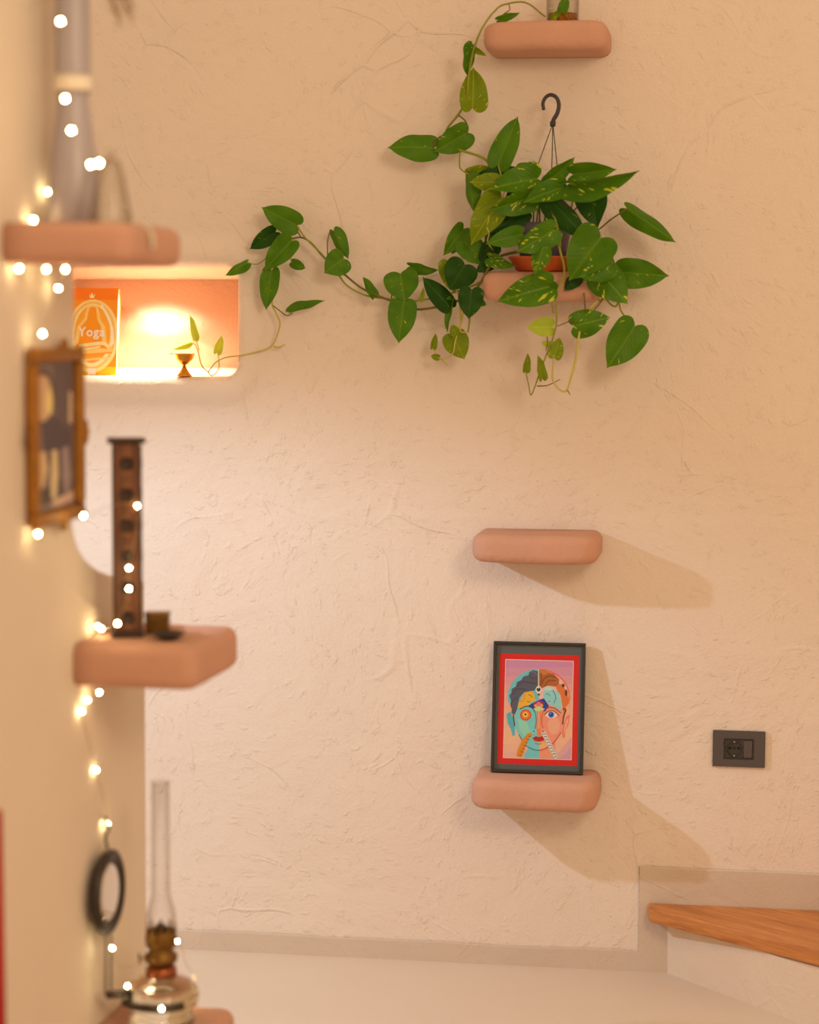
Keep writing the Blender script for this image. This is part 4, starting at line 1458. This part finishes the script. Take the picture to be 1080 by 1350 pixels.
# ---- brass block and dark dish beside it
bx = lroot('brass_box', 'small ribbed brass box beside the carved tower on the middle left shelf', 'box', 208, 834, z=zB + 0.001, rz=radians(12))
link('body', rbox('body', 0.042, 0.034, 0.032, 0.002, 2, (0, 0, 0.016)), M['old_brass'], bx, smooth=False)
for k in range(7):
    link('rib', rbox('rib', 0.0026, 0.002, 0.026, 0.0008, 1, (-0.018 + k * 0.006, -0.0175, 0.016)), M['old_brass'], bx, smooth=False)
link('lid', rbox('lid', 0.045, 0.037, 0.005, 0.0015, 2, (0, 0, 0.0345)), M['old_brass'], bx, smooth=False)
ds = lroot('incense_dish', 'low dark metal incense dish in front of the brass box on the middle left shelf', 'dish', 222, 843, z=zB + 0.001)
link('bowl', lathe('bowl', [(0.0, 0.0), (0.014, 0.0), (0.016, 0.003), (0.028, 0.009), (0.030, 0.012), (0.028, 0.013), (0.015, 0.006), (0.0, 0.005)], 32), M['iron'], ds)
link('ash', lathe('ash', [(0.0, 0.0052), (0.0155, 0.0064), (0.010, 0.010), (0.0, 0.0125)], 20), M['soil'], ds)

# ---- white bottle with dried grass on the upper shelf
s_, p_, _ = l_coords(at_l(94, 290, 0.055))
vb = thing('white_bottle', 'tall frosted white glass bottle with dried grass on the upper left shelf', 'bottle', tuple(LW(sA + 0.17, 0.060, zA + 0.001)), ROT)
link('glass_body', lathe('glass_body', [(0.0, 0.0), (0.036, 0.0), (0.041, 0.005), (0.041, 0.06), (0.037, 0.11), (0.030, 0.16), (0.025, 0.20), (0.0245, 0.222), (0.0275, 0.226), (0.0285, 0.232), (0.0285, 0.238), (0.0285, 0.245), (0.0285, 0.33), (0.026, 0.40), (0.028, 0.41), (0.026, 0.412), (0.022, 0.40), (0.0205, 0.33),
                                  (0.021, 0.24), (0.0225, 0.20), (0.0275, 0.16), (0.0345, 0.11), (0.0385, 0.06), (0.0385, 0.008), (0.0, 0.006)], 40), M['frost'], vb)
link('collar', lathe('collar', [(0.0289, 0.216), (0.0300, 0.220), (0.0303, 0.232), (0.0297, 0.244), (0.0289, 0.240)], 40, closed=True), M['paper'], vb)  # neck ring; its white colour paints in the reflection of the LEDs
for k in range(5):
    a = k * 1.3 + 0.3
    tipv = Vector((0.078 + 0.012 * k if k < 3 else -0.035, 0.03 * sin(a), 0.322 + 0.014 * k))
    top = Vector((0.02 * cos(a), 0.02 * sin(a), 0.46 + 0.02 * k))
    path = [Vector((0.008 * cos(a), 0.008 * sin(a), 0.02)), Vector((0.004 * cos(a), 0.004 * sin(a), 0.40)), top, (top + tipv) / 2 + Vector((0, 0, 0.03)), tipv]
    g = link('grass_stalk', tube('grass_stalk', path, 0.0012, 0.0007, 6, 5), M['grass'], vb)
    bm = bmesh.new()
    for j in range(170):
        t = RND.random()
        base = (top + tipv) / 2 + Vector((0, 0, 0.03))
        base = base.lerp(tipv, t)
        d = Vector((RND.gauss(0, 1), RND.gauss(0, 1), RND.gauss(0, 1) - 0.6)).normalized() * RND.uniform(0.012, 0.03) * (1.1 - 0.5 * t)
        u_ = d.orthogonal().normalized() * 0.0006
        vs = [bm.verts.new(base - u_), bm.verts.new(base + u_), bm.verts.new(base + d)]
        bm.faces.new(vs)
    o = link('grass_plume', from_bm('grass_plume', bm), M['grass'], g)
    o['kind'] = 'stuff'

# ---- small clear glass cloche beside the bottle
gc = thing('glass_cloche', 'small clear glass bell beside the white bottle on the upper left shelf', 'glass', tuple(LW(sA + 0.10, 0.146, zA + 0.001)), ROT)
link('bell', lathe('bell', [(0.033, 0.0), (0.035, 0.0), (0.0335, 0.01), (0.026, 0.055), (0.0195, 0.085), (0.016, 0.097), (0.009, 0.104), (0.0, 0.106), (0.0, 0.104), (0.0085, 0.102), (0.0145, 0.095), (0.018, 0.084), (0.0245, 0.054), (0.032, 0.01)], 40, closed=True), M['glass'], gc)
link('knob', lathe('knob', [(0.0, 0.1062), (0.005, 0.1065), (0.008, 0.111), (0.006, 0.117), (0.0, 0.119)], 20), M['glass'], gc)

# ---- white ribbon hanging over the shelf's end
s_ = sA + 0.17
rb = []
wd = 0.016
path = [(0.165, 0.002), (0.190, 0.002), (0.204, -0.003), (0.2125, -0.012), (0.2155, -0.024), (0.2155, -0.038)]
P_ = catmull([Vector((p, 0, z)) for p, z in path], 4)
v, f = [], []
for i, p in enumerate(P_):
    for e in (-1, 1):
        for th in (0, 0.0012):
            v.append((p.x + th, e * wd / 2, p.z + th))
for i in range(len(P_) - 1):
    a, b = i * 4, (i + 1) * 4
    f += [(a, a + 2, b + 2, b), (a + 1, b + 1, b + 3, a + 3), (a, b, b + 1, a + 1), (a + 2, a + 3, b + 3, b + 2)]
f += [(0, 1, 3, 2), (len(v) - 4, len(v) - 2, len(v) - 1, len(v) - 3)]
o = link('white_ribbon', pydata('white_ribbon', v, f), M['ribbon'], loc=tuple(LW(sA + 0.10, 0.0, zA)), rot=(0, 0, ROT))
tag(o, 'short white ribbon end hanging over the tip of the upper left shelf', 'ribbon')

# ---- oil lamp with wall reflector on the lowest shelf
lamp_root = lroot('oil_lamp', 'antique glass oil lamp with tall clear chimney on the lowest left shelf', 'oil lamp', 213, 1347, z=zC + 0.001)
LZ = (F / ((Vector(lamp_root.location) - EYE).dot(ray(540, 675))))       # pixels per metre there
u = 1 / LZ
link('font', lathe('font', [(0.0, 0), (40 * u, 0), (44 * u, 3 * u), (42 * u, 8 * u), (36 * u, 12 * u), (38 * u, 16 * u), (47 * u, 24 * u), (50 * u, 34 * u), (48 * u, 45 * u), (40 * u, 54 * u), (26 * u, 60 * u), (19 * u, 62 * u), (0, 62 * u)], 48), M['font_glass'], lamp_root)
link('collar', lathe('collar', [(0, 62.2 * u), (20 * u, 62.2 * u), (21 * u, 66 * u), (20 * u, 74 * u), (15 * u, 77 * u), (0, 77 * u)], 32), M['copper'], lamp_root)['label'] = 'copper-coloured collar'
link('burner', lathe('burner', [(0, 77.2 * u), (15 * u, 77.2 * u), (21 * u, 82 * u), (22 * u, 90 * u), (18 * u, 94 * u), (15 * u, 98 * u), (20 * u, 103 * u), (21 * u, 112 * u), (20 * u, 122 * u), (19 * u, 124 * u), (18 * u, 122 * u), (17 * u, 106 * u), (0, 104 * u)], 32), M['old_brass'], lamp_root)
link('wick_tube', rbox('wick_tube', 12 * u, 5 * u, 26 * u, 1 * u, 2, (0, 0, 119 * u)), M['iron'], lamp_root)
for k in range(10):
    a = 2 * pi * k / 10
    link('prong', rbox('prong', 3 * u, 1 * u, 12 * u, 0.3 * u, 1, (0, 0, 0)), M['old_brass'], lamp_root, loc=(20 * u * cos(a), 20 * u * sin(a), 126 * u), rot=(0, 0, a + pi / 2), smooth=False)
kn = link('wick_knob', lathe('wick_knob', [(0, 0), (1.2 * u, 0), (1.2 * u, 18 * u), (7 * u, 18 * u), (7 * u, 20 * u), (0, 20 * u)], 20), M['old_brass'], lamp_root, loc=(-8 * u, -6 * u, 88 * u), rot=(0, -pi / 2, 0.4))
t_ = 1.3
ch = [(17, 118), (17.5, 124), (19.5, 134), (19.5, 146), (15.5, 160), (12.5, 172), (12, 200), (12, 322)]
prof = [(r * u, z * u) for r, z in ch] + [((r - t_) * u, z * u) for r, z in reversed(ch)]
link('chimney', lathe('chimney', prof, 40, closed=True), M['chimney'], lamp_root)
# bracket with reflector mirror, part of the lamp
mc = at_l(144, 1176, 0.03)
inv = (Matrix.Translation(lamp_root.location) @ Matrix.Rotation(ROT, 4, 'Z')).inverted()
ml_ = inv @ mc
R_ = 60 / (F / l_coords(mc)[0])
mr = link('reflector', lathe('reflector', [(0, 0.0), (R_ * 0.72, 0.0), (R_ * 0.76, 0.0035), (R_ * 0.9, 0.008), (R_, 0.004), (R_, -0.006), (R_ * 0.9, -0.010), (0, -0.010)], 48), M['iron'], lamp_root, loc=tuple(ml_), rot=(0, pi / 2, 0))
link('mirror_glass', lathe('mirror_glass', [(0, 0.0012), (R_ * 0.70, 0.0012), (R_ * 0.73, 0.0022), (R_ * 0.6, 0.0030), (0, 0.0032)], 48), M['mirror'], mr)
hkp = [inv @ at_l(142, 1118, 0.028), inv @ at_l(139, 1104, 0.024), inv @ at_l(144, 1092, 0.022), inv @ at_l(139, 1082, 0.012), inv @ at_l(140, 1076, 0.004)]
link('hook', tube('hook', hkp, 0.0022, 0.0022, 8, 5), M['iron'], lamp_root)
for dx in (-3.5, 3.5):
    link('rod', tube('rod', [inv @ at_l(143 + dx, 1234, 0.03), inv @ at_l(143 + dx, 1312, 0.03)], 0.0018, seg=8, smooth=0), M['iron'], lamp_root)
e0 = inv @ at_l(141, 1312, 0.03)
link('bracket_arm', tube('bracket_arm', [e0, e0 * 0.55 + Vector((0, 0, 0.4 * e0.z)), Vector((-30 * u, -36 * u, 35 * u))], 0.0070, 0.006, 10, 4), M['iron'], lamp_root)
pts = [Vector((51.5 * u * cos(a), 51.5 * u * sin(a), 34 * u)) for a in [radians(220 + 10 * k) for k in range(11)]]
link('bracket_ring', tube('bracket_ring', pts, 0.0075, seg=8, smooth=0), M['iron'], lamp_root)

# ---- red hanging at the left edge
s_, p_, z_ = l_coords(at_l(9, 1068, 0.02))
v, f = [], []
nn = 24
for k in range(nn + 1):
    y = s_ - 0.30 + 0.30 * k / nn
    x = 0.012 + 0.008 * sin(k * 1.3)
    for (xx, zz) in ((x, z_), (x + 0.002, z_), (x * 1.3 + 0.002, 0.25), (x * 1.3, 0.25)):
        v.append((xx, y, zz))
for k in range(nn):
    a, b = 4 * k, 4 * k + 4
    for i in range(4):
        j = (i + 1) % 4
        f.append((a + i, a + j, b + j, b + i))
f += [(0, 1, 2, 3), (4 * nn + 3, 4 * nn + 2, 4 * nn + 1, 4 * nn)]
bm = bmesh.new()
bm.from_mesh(pydata('t', v, f))
o = link('red_cloth', from_bm('red_cloth', bm), M['red'], loc=tuple(LO), rot=(0, 0, ROT))
tag(o, 'red cloth hanging on the left partition at the left edge of the photo', 'cloth')

# ---- fairy lights: one string
fl = thing('fairy_light_string', 'string of tiny warm-white fairy lights draped down the left partition and its shelves, bulbs at the oil lamp standing for reflections', 'string lights', tuple(LW(sA, 0.01, 1.0)), ROT)
iv = (Matrix.Translation(fl.location) @ Matrix.Rotation(ROT, 4, 'Z')).inverted()
WHS = [(52, -40, .03), (80, 28, .10), (86, 130, .11), (94, 172, .115), (120, 217, .15), (131, 215, .17), (100, 250, .115), (64, 253, .012), (44, 290, .012), (25, 297, .020), (16, 322, .018), (25, 354, .015), (61, 355, .03), (86, 355, .05), (77, 380, .02), (56, 440, .026), (40, 452, .034),
       (26, 560, .020), (26, 690, .016), (50, 704, .018), (110, 680, .05), (181, 667, .095), (170, 749, .095), (170, 776, .095), (155, 822, .09), (134, 829, .03), (129, 826, .02), (119, 857, .03), (108, 865, .008), (100, 885, .008), (106, 912, .010), (131, 913, .03), (116, 923, .012), (108, 938, .012),
       (127, 1015, .012), (142, 1086, .016), (134, 1170, .012), (148, 1250, .045), (160, 1275, .06), (201, 1264, .10), (234, 1241, .12), (245, 1270, .14), (257, 1300, .145), (213, 1330, .15), (168, 1300, .07)]  # bulbs at the oil lamp are glowing stand-ins for reflections on it
SKIP = {(52, -40), (100, 250), (16, 322), (40, 452), (26, 560), (26, 690), (100, 885), (134, 1170), (160, 1275), (245, 1270), (106, 912)}
pts = [iv @ at_l(*q_) for q_ in WHS]
link('wire', tube('wire', pts, 0.0006, seg=5, smooth=6), M['wire'], fl)
bm = bmesh.new()
bmesh.ops.create_uvsphere(bm, u_segments=10, v_segments=8, radius=0.0026)
bulb = from_bm('bulb', bm)
bulb.materials.append(M['led'])
bulb.shade_smooth()
for q_, p in zip(WHS, pts):
    if (q_[0], q_[1]) in SKIP:
        continue
    o = bpy.data.objects.new('bulb', bulb)
    COL.objects.link(o)
    o.parent = fl
    o.location = p
